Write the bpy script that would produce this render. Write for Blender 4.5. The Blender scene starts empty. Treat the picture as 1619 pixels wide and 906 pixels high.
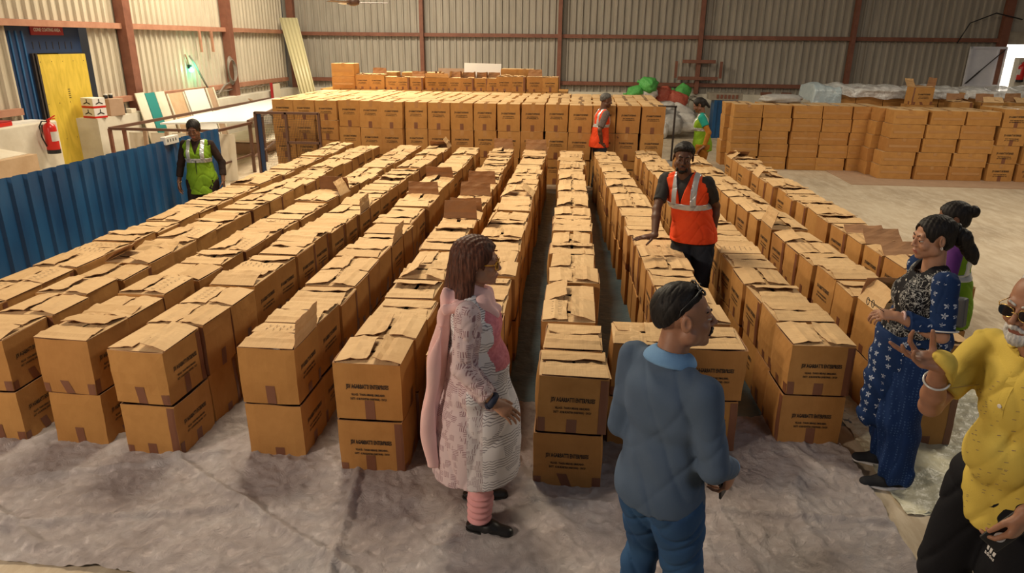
import bpy, bmesh, math, random
import numpy as np
from mathutils import Vector, Matrix, Euler, noise
C = bpy.context.scene.collection
R = math.radians
PI = math.pi
rnd = random.Random(7)
W, HPX = 1619.0, 906.0

# ------------------------------------------------------------------ camera
F = 1100.0; PITCH = R(19.4); YAW = math.atan((920-809.5)/math.hypot(1100, 388)); ROLL = R(0.62); CH = 2.42
cam = bpy.data.objects.new('camera', bpy.data.cameras.new('camera')); C.objects.link(cam)
cam.data.sensor_width = 36; cam.data.lens = F/W*36; cam.data.clip_end = 200; cam.data.clip_start = .05
fw = Vector((-math.sin(YAW)*math.cos(PITCH), math.cos(YAW)*math.cos(PITCH), -math.sin(PITCH)))
rt = Vector((math.cos(YAW), math.sin(YAW), 0)); up = rt.cross(fw)
r2 = rt*math.cos(ROLL)+up*math.sin(ROLL); u2 = -rt*math.sin(ROLL)+up*math.cos(ROLL)
cam.matrix_world = Matrix(((r2.x, u2.x, -fw.x, 0), (r2.y, u2.y, -fw.y, 0), (r2.z, u2.z, -fw.z, CH), (0, 0, 0, 1)))
bpy.context.scene.camera = cam

# ------------------------------------------------------------------ world, lights, exposure
vs = bpy.context.scene.view_settings
vs.view_transform = 'Standard'; vs.look = 'None'; vs.exposure = 0.12; vs.gamma = 1; vs.use_curve_mapping = False
wd = bpy.data.worlds.new('world'); bpy.context.scene.world = wd; wd.use_nodes = True
wd.node_tree.nodes['Background'].inputs[0].default_value = (1.0, .88, .78, 1)
wd.node_tree.nodes['Background'].inputs[1].default_value = .048

def area(name, loc, target, size, power, col, sy=None):
    l = bpy.data.lights.new(name, 'AREA'); l.energy = power; l.color = col; l.size = size
    if sy: l.shape = 'RECTANGLE'; l.size_y = sy
    o = bpy.data.objects.new(name, l); C.objects.link(o); o.location = loc
    o.rotation_euler = (Vector(target)-Vector(loc)).to_track_quat('-Z', 'Y').to_euler()
    return o
area('roof_skylight_rear_left', (-5.2, 15.5, 6.5), (-5.0, 14.8, 0), 2.6, 760, (1, .86, .64))
area('roof_skylight_middle', (-2.6, 7.6, 6.6), (-2.0, 7.6, 0), 1.8, 430, (1, .84, .60))
area('roof_skylight_right', (7.5, 9.0, 6.5), (7.2, 8.6, 0), 2.4, 330, (1, .86, .66))
area('gate_daylight_front_left', (-5.6, -.7, 3.7), (-1.0, 4.2, .4), .9, 215, (1, .82, .64))
area('gate_daylight_front_right', (4.2, -1.6, 5.0), (1.2, 3.2, 0), 1.5, 42, (.80, .88, 1))
area('left_bay_skylight', (-7.4, 12.5, 5.5), (-8.6, 14.0, 1), 2.2, 130, (1, .84, .58))

# ------------------------------------------------------------------ materials
def mat(name, col, rough=.7, metal=0., spec=.5, trans=0., alpha=1., emis=None, estr=0.):
    m = bpy.data.materials.new(name); m.use_nodes = True
    b = m.node_tree.nodes['Principled BSDF']
    b.inputs['Base Color'].default_value = (*col, 1); b.inputs['Roughness'].default_value = rough
    b.inputs['Metallic'].default_value = metal; b.inputs['Specular IOR Level'].default_value = spec
    b.inputs['Transmission Weight'].default_value = trans; b.inputs['Alpha'].default_value = alpha
    if emis: b.inputs['Emission Color'].default_value = (*emis, 1); b.inputs['Emission Strength'].default_value = estr
    return m
class N:
    """small node helper"""
    def __init__(s, m): s.m = m; s.t = m.node_tree; s.b = s.t.nodes['Principled BSDF']
    def n(s, typ, **k):
        x = s.t.nodes.new(typ)
        for a, v in k.items():
            if a in x.inputs.keys(): x.inputs[a].default_value = v
            else: setattr(x, a, v)
        return x
    def l(s, a, b): s.t.links.new(a, b)
    def co(s, scale=(1, 1, 1), rot=(0, 0, 0), kind='Object', loc=(0, 0, 0)):
        t = s.n('ShaderNodeTexCoord'); mp = s.n('ShaderNodeMapping')
        mp.inputs['Scale'].default_value = scale; mp.inputs['Rotation'].default_value = rot; mp.inputs['Location'].default_value = loc
        s.l(t.outputs[kind], mp.inputs[0]); return mp.outputs[0]
    def noise(s, v, scale=5, detail=3, rough=.5, dist=0.):
        x = s.n('ShaderNodeTexNoise'); x.inputs['Scale'].default_value = scale; x.inputs['Detail'].default_value = detail
        x.inputs['Roughness'].default_value = rough; x.inputs['Distortion'].default_value = dist
        if v is not None: s.l(v, x.inputs['Vector'])
        return x.outputs[0]
    def ramp(s, f, stops, interp='LINEAR'):
        x = s.n('ShaderNodeValToRGB'); e = x.color_ramp.elements; x.color_ramp.interpolation = interp
        while len(e) < len(stops): e.new(.5)
        for i, (p, c) in enumerate(stops): e[i].position = p; e[i].color = (*c, 1) if len(c) == 3 else c
        s.l(f, x.inputs[0]); return x.outputs[0]
    def math(s, op, a, b=None, c=None):
        x = s.n('ShaderNodeMath', operation=op)
        for i, v in enumerate((a, b, c)):
            if v is None: continue
            if isinstance(v, (int, float)): x.inputs[i].default_value = v
            else: s.l(v, x.inputs[i])
        return x.outputs[0]
    def mix(s, f, a, b, mode='MIX'):
        x = s.n('ShaderNodeMix', data_type='RGBA', blend_type=mode)
        for sock, v in ((x.inputs[0], f), (x.inputs[6], a), (x.inputs[7], b)):
            if isinstance(v, (int, float)): sock.default_value = v
            elif isinstance(v, tuple): sock.default_value = (*v, 1)
            else: s.l(v, sock)
        return x.outputs[2]
    def sep(s, v):
        x = s.n('ShaderNodeSeparateXYZ'); s.l(v, x.inputs[0]); return x.outputs
    def col(s, c): s.l(c, s.b.inputs['Base Color']); return s
    def rough(s, c): s.l(c, s.b.inputs['Roughness']); return s
    def bump(s, h, strength=.3, dist=.01):
        x = s.n('ShaderNodeBump'); x.inputs['Strength'].default_value = strength; x.inputs['Distance'].default_value = dist
        s.l(h, x.inputs['Height']); s.l(x.outputs[0], s.b.inputs['Normal']); return s
    def rand(s): return s.n('ShaderNodeObjectInfo').outputs['Random']

def noisy(name, c1, c2, scale=6, rough=.7, bump=.2, bd=.005, stretch=(1, 1, 1), **k):
    m = mat(name, c1, rough, **k); n = N(m); v = n.co(stretch)
    f = n.noise(v, scale, 4, .6); n.col(n.ramp(f, [(.3, c1), (.7, c2)]))
    if bump: n.bump(n.noise(v, scale*4, 3), bump, bd)
    return m
def cardboard(name, a, b, c):
    m = mat(name, a, .75, spec=.25); n = N(m)
    v = n.co((1, 1, 1)); r = n.rand()
    base = n.ramp(r, [(0, a), (.5, b), (1, c)])
    big = n.noise(v, 7, 3, .6)
    base = n.mix(n.ramp(big, [(.35, (0, 0, 0)), (.75, (.4, .4, .4))]), base, (a[0]*.62, a[1]*.52, a[2]*.42))
    st = n.noise(n.co((60, 60, 1.5)), 2.5, 2)
    base = n.mix(n.ramp(st, [(.4, (0, 0, 0)), (.8, (.28, .28, .28))]), base, (c[0]*1.15, c[1]*1.15, c[2]*1.2))
    n.col(base)
    n.bump(n.noise(v, 18, 3, .6, .5), .35, .006)
    return m
M = {}
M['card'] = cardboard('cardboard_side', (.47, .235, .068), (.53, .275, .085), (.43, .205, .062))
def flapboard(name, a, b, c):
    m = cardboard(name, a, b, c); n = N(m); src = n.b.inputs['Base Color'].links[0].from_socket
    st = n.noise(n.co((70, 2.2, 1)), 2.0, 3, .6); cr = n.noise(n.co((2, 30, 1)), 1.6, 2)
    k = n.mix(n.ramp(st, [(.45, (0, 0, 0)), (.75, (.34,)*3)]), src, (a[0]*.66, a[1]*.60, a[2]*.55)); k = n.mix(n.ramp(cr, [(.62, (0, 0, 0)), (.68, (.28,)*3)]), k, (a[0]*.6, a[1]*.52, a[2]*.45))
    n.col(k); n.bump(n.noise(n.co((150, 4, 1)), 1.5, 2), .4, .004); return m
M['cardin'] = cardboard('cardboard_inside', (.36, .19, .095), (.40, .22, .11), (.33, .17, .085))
M['flap'] = flapboard('cardboard_flap', (.68, .455, .235), (.74, .51, .27), (.60, .39, .19))  # paler than the sides: light falling on the tops is put into this colour
M['tape'] = mat('brown_packing_tape', (.21, .085, .045), .32, spec=.5)
M['clear'] = mat('clear_tape', (.46, .235, .085), .14, spec=.8)
M['ink'] = mat('black_print', (.022, .016, .012), .7)
M['inkgrey'] = mat('grey_print', (.24, .165, .10), .8)
M['packet'] = noisy('dark_incense_packets', (.015, .013, .012), (.07, .05, .035), 60, .4)
m = mat('concrete_floor', (.42, .36, .28), .85); n = N(m); v = n.co((1, 1, 1))
f = n.noise(v, .55, 5, .62, .6); g = n.noise(n.co((2.5, .7, 1)), 3, 6, .7, .3)
c_ = n.ramp(f, [(.3, (.34, .27, .19)), (.5, (.47, .38, .27)), (.7, (.58, .49, .36))])
c_ = n.mix(n.ramp(g, [(.42, (0, 0, 0)), (.66, (.65, .65, .65))]), c_, (.66, .58, .45)); n.col(c_); n.bump(n.noise(v, 25, 5, .7), .25, .004); M['floor'] = m
m = mat('white_plastic_sheet', (.56, .53, .50), .38, spec=.5); n = N(m); v = n.co((1, 1, 1))
n.col(n.ramp(n.noise(v, 1.4, 5, .7, .5), [(.3, (.40, .33, .32)), (.5, (.58, .51, .50)), (.72, (.72, .68, .68))]))
n.bump(n.noise(v, 13, 7, .8, 1.6), .9, .035); n.rough(n.ramp(n.noise(v, 6, 4), [(.3, (.3,)*3), (.7, (.6,)*3)])); M['sheet'] = m
M['bluesheet'] = noisy('grey_blue_tarpaulin', (.045, .085, .11), (.11, .17, .20), 3, .35, .5, .02)
M['cream_sheet'] = noisy('cream_plastic_sheet', (.55, .53, .38), (.70, .68, .52), 5, .4, .6, .02)
def steel_sheet(name, a, b):
    m = mat(name, a, .48, .0, .4); n = N(m); v = n.co((1, 1, 1))
    f = n.noise(n.co((3, 3, .35)), 2.2, 5, .65, .4); c = n.ramp(f, [(.3, a), (.7, b)])
    c = n.mix(n.ramp(n.noise(n.co((9, 9, .3)), 3, 3), [(.55, (0, 0, 0)), (.8, (.35,)*3)]), c, (.25, .17, .10)); n.col(c); n.bump(n.noise(v, 9, 3), .15, .01); return m
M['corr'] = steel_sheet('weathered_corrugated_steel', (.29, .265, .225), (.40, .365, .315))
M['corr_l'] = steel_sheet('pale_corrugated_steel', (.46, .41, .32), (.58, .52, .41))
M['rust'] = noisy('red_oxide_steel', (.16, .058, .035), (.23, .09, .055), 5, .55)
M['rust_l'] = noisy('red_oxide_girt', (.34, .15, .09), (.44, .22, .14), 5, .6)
M['dado'] = noisy('whitewashed_plaster', (.58, .53, .43), (.70, .66, .56), 3, .85, .4)
M['concrete'] = noisy('grey_cement', (.24, .21, .17), (.36, .32, .26), 6, .9, .5)
m = mat('blue_painted_sheet', (.02, .12, .27), .38); n = N(m); v = n.co((1, 1, .5))
n.col(n.ramp(n.noise(v, 2.5, 4), [(.3, (.012, .065, .18)), (.7, (.024, .125, .30))])); M['blue'] = m
M['bluedark'] = mat('dark_blue_panel', (.012, .035, .10), .4)
m = mat('yellow_plywood', (.62, .43, .04), .55); n = N(m); v = n.co((3, 3, .8))
n.col(n.ramp(n.noise(v, 2.2, 4, .6, 1.5), [(.3, (.50, .36, .03)), (.7, (.70, .50, .06))])); M['yellow'] = m
M['red'] = mat('red_paint', (.60, .02, .015), .3)
M['black'] = mat('black_plastic', (.012, .012, .014), .4)
M['white'] = mat('white_enamel', (.78, .76, .72), .45)
M['steel'] = mat('brown_steel_tube', (.13, .065, .045), .4)
M['darksteel'] = mat('dark_steel', (.03, .025, .025), .4)
M['tabletop'] = mat('white_laminate', (.80, .80, .78), .3)
M['ply'] = noisy('raw_plywood', (.50, .33, .19), (.60, .42, .26), 5, .7)
M['cream'] = noisy('cream_board', (.66, .58, .44), (.76, .70, .58), 3, .7)
M['teal'] = mat('teal_board', (.02, .23, .22), .5)
M['brownboard'] = noisy('hardboard', (.38, .25, .16), (.44, .30, .20), 6, .8)
m = mat('translucent_fibreglass', (.62, .56, .33), .4); M['fibre'] = m
M['glow_green'] = mat('green_lamp', (.1, 1, .5), .4, emis=(.10, 1, .55), estr=9)
M['galv'] = noisy('galvanised_sheet', (.66, .68, .78), (.80, .82, .90), 3, .35, .2, metal=.1)  # bright bluish tone puts the outside light on the door leaf into its colour
M['cable'] = mat('grey_cable', (.20, .17, .14), .6)
M['sackgreen'] = noisy('green_mesh_sack', (.05, .34, .06), (.14, .48, .12), 40, .6)
M['sackred'] = noisy('red_mesh_sack', (.42, .06, .04), (.52, .15, .09), 40, .6)
M['sackwhite'] = noisy('white_woven_sack', (.55, .53, .50), (.66, .64, .61), 14, .6)
M['sackgrey'] = noisy('grey_woven_sack', (.34, .33, .32), (.45, .44, .43), 14, .6)
m = mat('clear_polythene', (.80, .82, .82), .18, spec=.7, alpha=.5); n = N(m); v = n.co((1, 1, 1))
a_ = n.ramp(n.noise(v, 5, 4, .7, 1), [(.35, (.45,)*3), (.65, (.95,)*3)]); n.l(a_, n.b.inputs['Alpha']); n.bump(n.noise(v, 9, 5, .7, 1), .7, .03); M['poly'] = m
M['bluepoly'] = noisy('pale_blue_polythene', (.36, .46, .52), (.50, .58, .62), 6, .3, .5, .02)
M['sign'] = mat('red_sign', (.34, .015, .02), .5)
M['outside'] = mat('added_white_wall', (.9, .88, .84), .9)

# ------------------------------------------------------------------ object helpers
def tag(o, label=None, cat=None, group=None, kind=None):
    if label: o['label'] = label
    if cat: o['category'] = cat
    if group: o['group'] = group
    if kind: o['kind'] = kind
    return o
def empty(name, loc=(0, 0, 0), rz=0., **k):
    o = bpy.data.objects.new(name, None); C.objects.link(o); o.location = loc; o.rotation_euler = (0, 0, rz); o.empty_display_size = .1
    return tag(o, **k)
def link(name, me, parent=None, loc=None, rot=None, **k):
    o = bpy.data.objects.new(name, me); C.objects.link(o)
    if parent is not None: o.parent = parent
    if loc is not None: o.location = loc
    if rot is not None: o.rotation_euler = rot
    return tag(o, **k)
def copy_tree(o, parent=None):
    c = o.copy(); C.objects.link(c); c.parent = parent
    for ch in o.children: copy_tree(ch, c)
    return c
class MB:
    def __init__(s): s.v = []; s.f = []; s.mi = []; s.cur = 0
    def add(s, vs_, fs, mi=None):
        b = len(s.v); s.v += [tuple(p) for p in vs_]; s.f += [tuple(i+b for i in f) for f in fs]
        s.mi += [s.cur if mi is None else mi]*len(fs); return s
    def box(s, x0, x1, y0, y1, z0, z1, mi=None):
        return s.add([(x0, y0, z0), (x1, y0, z0), (x1, y1, z0), (x0, y1, z0), (x0, y0, z1), (x1, y0, z1), (x1, y1, z1), (x0, y1, z1)],
                     [(0, 3, 2, 1), (4, 5, 6, 7), (0, 1, 5, 4), (1, 2, 6, 5), (2, 3, 7, 6), (3, 0, 4, 7)], mi)
    def obox(s, a, b, w, h, upv=(0, 0, 1), mi=None):
        a = Vector(a); b = Vector(b); d = (b-a).normalized(); sd = d.cross(Vector(upv))
        if sd.length < 1e-4: sd = d.cross(Vector((1, 0, 0)))
        sd.normalize(); u = sd.cross(d).normalized(); p = []
        for q in (a, b):
            for i, j in ((-1, -1), (1, -1), (1, 1), (-1, 1)): p.append(q+sd*w/2*i+u*h/2*j)
        return s.add(p, [(0, 1, 2, 3), (7, 6, 5, 4), (0, 4, 5, 1), (1, 5, 6, 2), (2, 6, 7, 3), (3, 7, 4, 0)], mi)
    def tube(s, pts, r, n=8, mi=None, caps=True):
        pts = [Vector(p) for p in pts]; rs = r if isinstance(r, (list, tuple)) else [r]*len(pts); b = len(s.v)
        ref = Vector((0, 0, 1)); vsx = []
        for i, p in enumerate(pts):
            d = (pts[min(i+1, len(pts)-1)]-pts[max(i-1, 0)]).normalized()
            sd = d.cross(ref)
            if sd.length < .05: sd = d.cross(Vector((1, 0, 0)))
            sd.normalize(); u = sd.cross(d)
            for k in range(n):
                a = 2*PI*k/n; vsx.append(p+(sd*math.cos(a)+u*math.sin(a))*rs[i])
        fs = []
        for i in range(len(pts)-1):
            for k in range(n):
                a = i*n+k; c = i*n+(k+1) % n; fs.append((a, a+n, c+n, c))
        if caps: fs.append(tuple(range(n))); fs.append(tuple((len(pts)-1)*n+k for k in reversed(range(n))))
        return s.add(vsx, fs, mi)
    def lathe(s, prof, c=(0, 0, 0), n=16, mi=None):
        vsx = []; fs = []
        for r, z in prof:
            for k in range(n): a = 2*PI*k/n; vsx.append((c[0]+r*math.cos(a), c[1]+r*math.sin(a), c[2]+z))
        for i in range(len(prof)-1):
            for k in range(n):
                a = i*n+k; b = i*n+(k+1) % n; fs.append((a, b, b+n, a+n))
        fs.append(tuple(reversed(range(n)))); fs.append(tuple((len(prof)-1)*n+k for k in range(n)))
        return s.add(vsx, fs, mi)
    def mesh(s, name, mats, smooth=False):
        me = bpy.data.meshes.new(name); me.from_pydata(s.v, [], s.f)
        for m_ in (mats if isinstance(mats, (list, tuple)) else [mats]): me.materials.append(m_)
        if len(me.materials) > 1: me.polygons.foreach_set('material_index', s.mi)
        if smooth: me.polygons.foreach_set('use_smooth', [True]*len(me.polygons))
        me.update(); return me
    def obj(s, name, mats, parent=None, smooth=False, bevel=0., **k):
        o = link(name, s.mesh(name, mats, smooth), parent, **k)
        if bevel: b = o.modifiers.new('bevel', 'BEVEL'); b.width = bevel; b.segments = 2; b.limit_method = 'ANGLE'
        return o
def text_data(body, size, cx, cz, squeeze=.8, bold=.0, res=1, align='CENTER'):
    cu = bpy.data.curves.new('t', 'FONT'); cu.body = body; cu.size = size; cu.align_x = align; cu.align_y = 'CENTER'; cu.resolution_u = res; cu.offset = bold
    o = bpy.data.objects.new('t', cu); C.objects.link(o)
    me = bpy.data.meshes.new_from_object(o.evaluated_get(bpy.context.evaluated_depsgraph_get()))
    vs_ = [(v.co.x*squeeze+cx, v.co.y+cz) for v in me.vertices]; fs = [tuple(p.vertices) for p in me.polygons]
    bpy.data.objects.remove(o); bpy.data.curves.remove(cu); bpy.data.meshes.remove(me)
    return vs_, fs
ORD = ['front', 'second', 'third', 'fourth', 'fifth', 'sixth', 'seventh', 'eighth', 'ninth', 'tenth', 'eleventh', 'twelfth', 'thirteenth', 'fourteenth', 'fifteenth',
       'sixteenth', 'seventeenth', 'eighteenth', 'nineteenth', 'twentieth', 'twenty-first', 'twenty-second', 'twenty-third', 'twenty-fourth', 'twenty-fifth', 'twenty-sixth']
# ------------------------------------------------------------------ the setting
def vnoise(x, y=0., z=0.): return noise.noise(Vector((x, y, z)))
MB().box(-10.5, 16, -2, 24, -.2, 0).obj('floor', M['floor'], kind='structure')
def corr_sheet(mb, p0, dirv, nrm, width, z0, z1, pitch=.19, depth=.042):
    n_ = int(round(width/pitch)); prof = []
    for i in range(n_):
        b = i*pitch; prof += [(b, 0), (b+pitch*.60, 0), (b+pitch*.70, depth), (b+pitch*.90, depth)]
    prof.append((n_*pitch, 0)); t = .002; vs_ = []
    for s_, d in prof:
        for z in (z0, z1): vs_.append(Vector(p0)+Vector(dirv)*s_+Vector(nrm)*d+Vector((0, 0, z)))
    for s_, d in prof:
        for z in (z0, z1): vs_.append(Vector(p0)+Vector(dirv)*s_+Vector(nrm)*(d-t)+Vector((0, 0, z)))
    k = len(prof)*2; fs = []
    for i in range(len(prof)-1):
        a = i*2; fs += [(a, a+2, a+3, a+1), (a+k, a+1+k, a+3+k, a+2+k)]
    mb.add(vs_, fs)
WY, WX = 20.9, -8.8
HT = 5.2
# back wall: dado + sheets + posts + girts
wb = MB().box(-9.2, 11.15, WY, WY+.25, 0, 1.07).obj('wall_back', M['dado'], kind='structure')
x = -8.8
while x < 11.1:
    w = .95 if x+.95 < 11.15 else .19*int((11.15-x)/.19)
    if w < .19: break
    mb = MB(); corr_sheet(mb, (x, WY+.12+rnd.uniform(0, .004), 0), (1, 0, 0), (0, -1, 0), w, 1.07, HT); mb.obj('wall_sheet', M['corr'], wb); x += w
for px in (-8.5, -4.65, -.70, 3.2, 7.25, 11.1):
    wd_ = .20 if px in (-8.5, 11.1) else .11
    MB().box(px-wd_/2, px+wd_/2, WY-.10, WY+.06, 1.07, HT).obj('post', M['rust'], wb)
for z in (1.31, 2.58, 4.0):
    MB().box(-8.6, 11.05, WY-.02, WY+.07, z-.05, z+.05).obj('girt', M['rust'], wb)
for z, wdt in ((1.95, .9), (1.50, 1.1)): MB().box(3.2-wdt/2, 3.2+wdt/2, WY-.16, WY-.10, z-.05, z+.04).obj('cross_bracket', M['rust'], wb)
MB().box(2.55, 2.62, WY-.15, WY-.1, 1.5, 1.95).box(3.78, 3.85, WY-.15, WY-.1, 1.5, 1.95).obj('cross_bracket', M['rust'], wb)
# left wall
wl = MB().box(WX-.25, -8.42, 11.68, 12.9, 0, 1.07).box(WX-.25, -8.50, 12.9, 21.1, 0, 1.07).obj('wall_left', M['dado'], kind='structure')
y = 6.65
while y < 20.8:
    lo = 1.07 if y > 12.2 else 0
    if 10.4 < y+.5 < 12.4:  # opening with the blue and yellow doors
        lo = 2.62
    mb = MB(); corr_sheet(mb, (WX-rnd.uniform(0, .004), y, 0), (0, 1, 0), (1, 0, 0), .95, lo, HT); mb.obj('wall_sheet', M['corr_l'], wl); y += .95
for py in (13.27, 17.3): MB().box(WX+.03, WX+.22, py-.11, py+.11, .9, HT).obj('post', M['rust'], wl)
for z, y0, y1 in ((2.62, 7, 20.7), (1.31, 12.4, 20.7), (1.31, 7, 10.35), (4.0, 7, 20.7)):
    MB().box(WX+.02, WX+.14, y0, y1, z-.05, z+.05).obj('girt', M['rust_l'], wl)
for yy in (15.9, 16.43): MB().box(WX+.14, WX+.18, yy-.03, yy+.03, 2.12, 2.57).obj('wall_bracket', M['rust_l'], wl)
# doors in the left wall
dr = MB().box(WX-.08, WX-.03, 10.38, 10.92, 0, 2.6).obj('door_1', M['bluedark'], kind='structure')
for k in range(4): MB().box(WX-.03, WX-.015, 10.44+k*.13, 10.47+k*.13, .1, 2.5).obj('rib', M['blue'], dr)
dr = MB().box(WX-.06, WX-.02, 11.03, 12.22, 0, 2.14).obj('door_2', M['yellow'], kind='structure')
b_ = MB()
for zz in (.15, .75, 1.35, 2.02):
    for k in range(5): b_.box(WX-.021, WX-.016, 11.1+k*.26, 11.112+k*.26, zz, zz+.012)
b_.obj('screw', M['darksteel'], dr)
b_ = MB()
for y_, z_ in ((11.62, 1.42), (11.75, .55)):
    for k in range(5): b_.box(WX-.021, WX-.018, y_+.0, y_+.05, z_+k*.035, z_+k*.035+.012)
b_.obj('printed_mark', M['ink'], dr)
dr = MB().box(WX-.12, WX-.09, 10.85, 12.25, 2.16, 2.6).obj('door_3', M['bluedark'], kind='structure')
sg = MB().box(WX-.09, WX-.075, 11.1, 11.85, 2.44, 2.6).obj('sign_board', M['sign'], dr)
tv, tf = text_data('CONE COATING AREA', .075, 11.475, 2.52, .78, .002, 2)
MB().add([(WX-.073, v_[0], v_[1]) for v_ in tv], tf).obj('sign_lettering', M['white'], sg)
b_ = MB()
for k in range(7): b_.box(WX-.089, WX-.085, 11.1+k*.15, 11.115+k*.15, 2.22, 2.34)
b_.obj('slot', M['darksteel'], dr)
ds = MB().box(WX-.1, WX+.02, 10.92, 10.95, 0, 2.16).box(WX-.1, WX+.02, 10.99, 11.03, 0, 2.16)
for k in range(7): ds.box(WX-.1, WX, 10.94, 11.0, .1+k*.33, .14+k*.33)
ds.obj('trim_1', M['darksteel'], kind='structure')
# outside: yellow panel behind the door gap on left, added white wall past the right doorway
MB().box(WX-1.6, WX-1.5, 9.5, 13.5, 0, 3).obj('trim_2', M['yellow'], kind='structure')
# right doorway: pillar, lintel, white wall added outside so the opening looks bright
MB().box(11.15, 14.2, WY-.02, WY+.28, 2.48, 2.80).obj('trim_3', M['concrete'], kind='structure')
wr = MB().box(12.35, 16, WY, WY+.25, 0, HT).obj('wall_right', M['corr'], kind='structure')
MB().box(11.15, 12.4, WY+.05, WY+.1, 2.8, HT).obj('wall_sheet', M['corr'], wr)
MB().box(9.5, 16, WY+3.0, WY+3.2, -.1, 4.5).obj('trim_4', M['outside'], kind='structure')
area('sun_outside_gate', (12, WY+.6, 5.0), (12, WY+3, 1.5), 1.2, 700, (1, .97, .92))  # area lamp standing in for daylight on the added wall
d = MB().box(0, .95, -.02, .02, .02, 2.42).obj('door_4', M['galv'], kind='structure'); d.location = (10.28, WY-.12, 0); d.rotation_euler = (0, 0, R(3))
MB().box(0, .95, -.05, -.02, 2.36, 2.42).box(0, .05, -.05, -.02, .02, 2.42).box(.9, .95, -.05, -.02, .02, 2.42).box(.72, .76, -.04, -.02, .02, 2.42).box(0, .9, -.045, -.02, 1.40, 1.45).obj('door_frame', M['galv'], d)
MB().obox((.02, -.05, 1.46), (.9, -.05, 2.36), .02, .02).obj('brace', M['darksteel'], d)
MB().obox((.04, -.07, 1.48), (.34, -.07, 1.80), .035, .03).obj('door_handle', M['darksteel'], d)

# ------------------------------------------------------------------ ground sheets
def crumple(name, x0, x1, y0, y1, step, z, amp, m_, edge=.04, seed=0, creases=(), **k):
    nx = int((x1-x0)/step)+1; ny = int((y1-y0)/step)+1; vs_ = []; fs = []
    for j in range(ny):
        for i in range(nx):
            x_ = x0+(x1-x0)*i/(nx-1); y_ = y0+(y1-y0)*j/(ny-1)
            ex = edge*(vnoise(y_*1.3+seed, 3.1)+.4*vnoise(y_*6, 8+seed)); ey = edge*(vnoise(x_*1.3+seed, 9.7)+.4*vnoise(x_*6, 2+seed))
            fx = i/(nx-1); fy = j/(ny-1)
            xx = x_+ex*(1 if fx < .02 or fx > .98 else 0); yy = y_+ey*(1 if fy < .02 or fy > .98 else 0)
            h = 1-abs(noise.noise(Vector((x_*2.3+seed, y_*2.3, 1.))))*2.2
            h = max(0, h)**3*.9+max(0, 1-abs(noise.noise(Vector((x_*6+seed, y_*5, 4.))))*3)**2*.45+max(0, 1-abs(noise.noise(Vector((x_*14+y_*5+seed, y_*11, 2.))))*2.6)**2*.55
            for (ax, ay, bx, by) in creases:
                t = ((x_-ax)*(bx-ax)+(y_-ay)*(by-ay))/((bx-ax)**2+(by-ay)**2); t = min(1, max(0, t))
                dd = math.hypot(x_-ax-t*(bx-ax), y_-ay-t*(by-ay)); h += 1.6*max(0, 1-dd/.035)
            vs_.append((xx, yy, z+amp*h))
    for j in range(ny-1):
        for i in range(nx-1):
            a = j*nx+i; fs.append((a, a+1, a+nx+1, a+nx))
    o = MB().add(vs_, fs).obj(name, m_, smooth=True, **k)
    return o
crumple('floor_tarpaulin', -4.6, 1.93, 4.3, 12.0, .06, .001, .003, M['bluesheet'], label='grey-blue plastic tarpaulin seen in the aisles between carton rows', cat='tarpaulin')
crumple('plastic_sheet', -4.6, 1.74, 2.50, 4.35, .013, .002, .021, M['sheet'], seed=3, edge=.05,
        creases=((-4.4, 2.6, -2.1, 3.5), (-2.5, 3.5, -1.0, 2.6), (-1.1, 2.55, -1.25, 3.6), (-3.4, 2.6, -1.8, 3.0), (-.2, 3.25, 1.7, 3.28), (-3.9, 3.3, -2.6, 2.6)),
        label='large crumpled white plastic sheet spread on the floor in front of the cartons', cat='plastic sheet')
o = crumple('plastic_sheet', 1.86, 3.0, 3.35, 5.2, .02, .002, .022, M['cream_sheet'], seed=11, edge=.10, label='smaller crumpled cream-green plastic sheet under the woman in blue print trousers', cat='plastic sheet')
# hardboard on floor under right stacks
MB().box(5.0, 9.8, 13.25, 15.9, 0, .012).obj('floor_board', M['brownboard'], label='thin brown hardboard sheet lying under the right stack of flat cartons', cat='board')
# ------------------------------------------------------------------ cartons
BW, BD, BH = .385, .350, .343
def make_deform(W_, D_, H_, seed, bx=.020, by=.004, lean=.010):
    r = random.Random(seed); lx = r.uniform(-lean, lean); ly = r.uniform(-lean, lean)*.5
    b1, b2 = r.uniform(.3, 1)*bx, r.uniform(.3, 1)*bx; b3, b4 = r.uniform(.2, 1)*by, r.uniform(.2, 1)*by
    tw = r.uniform(-.012, .012); sd = seed*3.7
    def f(x, y, z):
        u = x/(W_/2); v = y/(D_/2); w = z/H_
        s_ = math.sin(PI*min(1, max(0, w*.9+.06)))
        nx = (b2 if x > 0 else b1)*abs(u)**1.5*(1-.85*v*v)*s_*(1 if x > 0 else -1)
        ny = (b4 if y > 0 else b3)*abs(v)**1.5*(1-.85*u*u)*s_*(1 if y > 0 else -1)
        k = .986 if abs(u) > .98 and abs(v) > .98 else 1.
        n_ = noise.noise(Vector((x*9+sd, y*9, z*9)))*.0045; n2 = noise.noise(Vector((x*9, y*9+sd, z*9+5)))*.003
        X = x*k+nx+lx*w+n_*abs(u); Y = y*k+ny+ly*w+n2*abs(v)
        a = tw*w; return (X*math.cos(a)-Y*math.sin(a), X*math.sin(a)+Y*math.cos(a), z+noise.noise(Vector((x*5+sd, y*5, 2.)))*.005*(w > .9))
    return f
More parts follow.
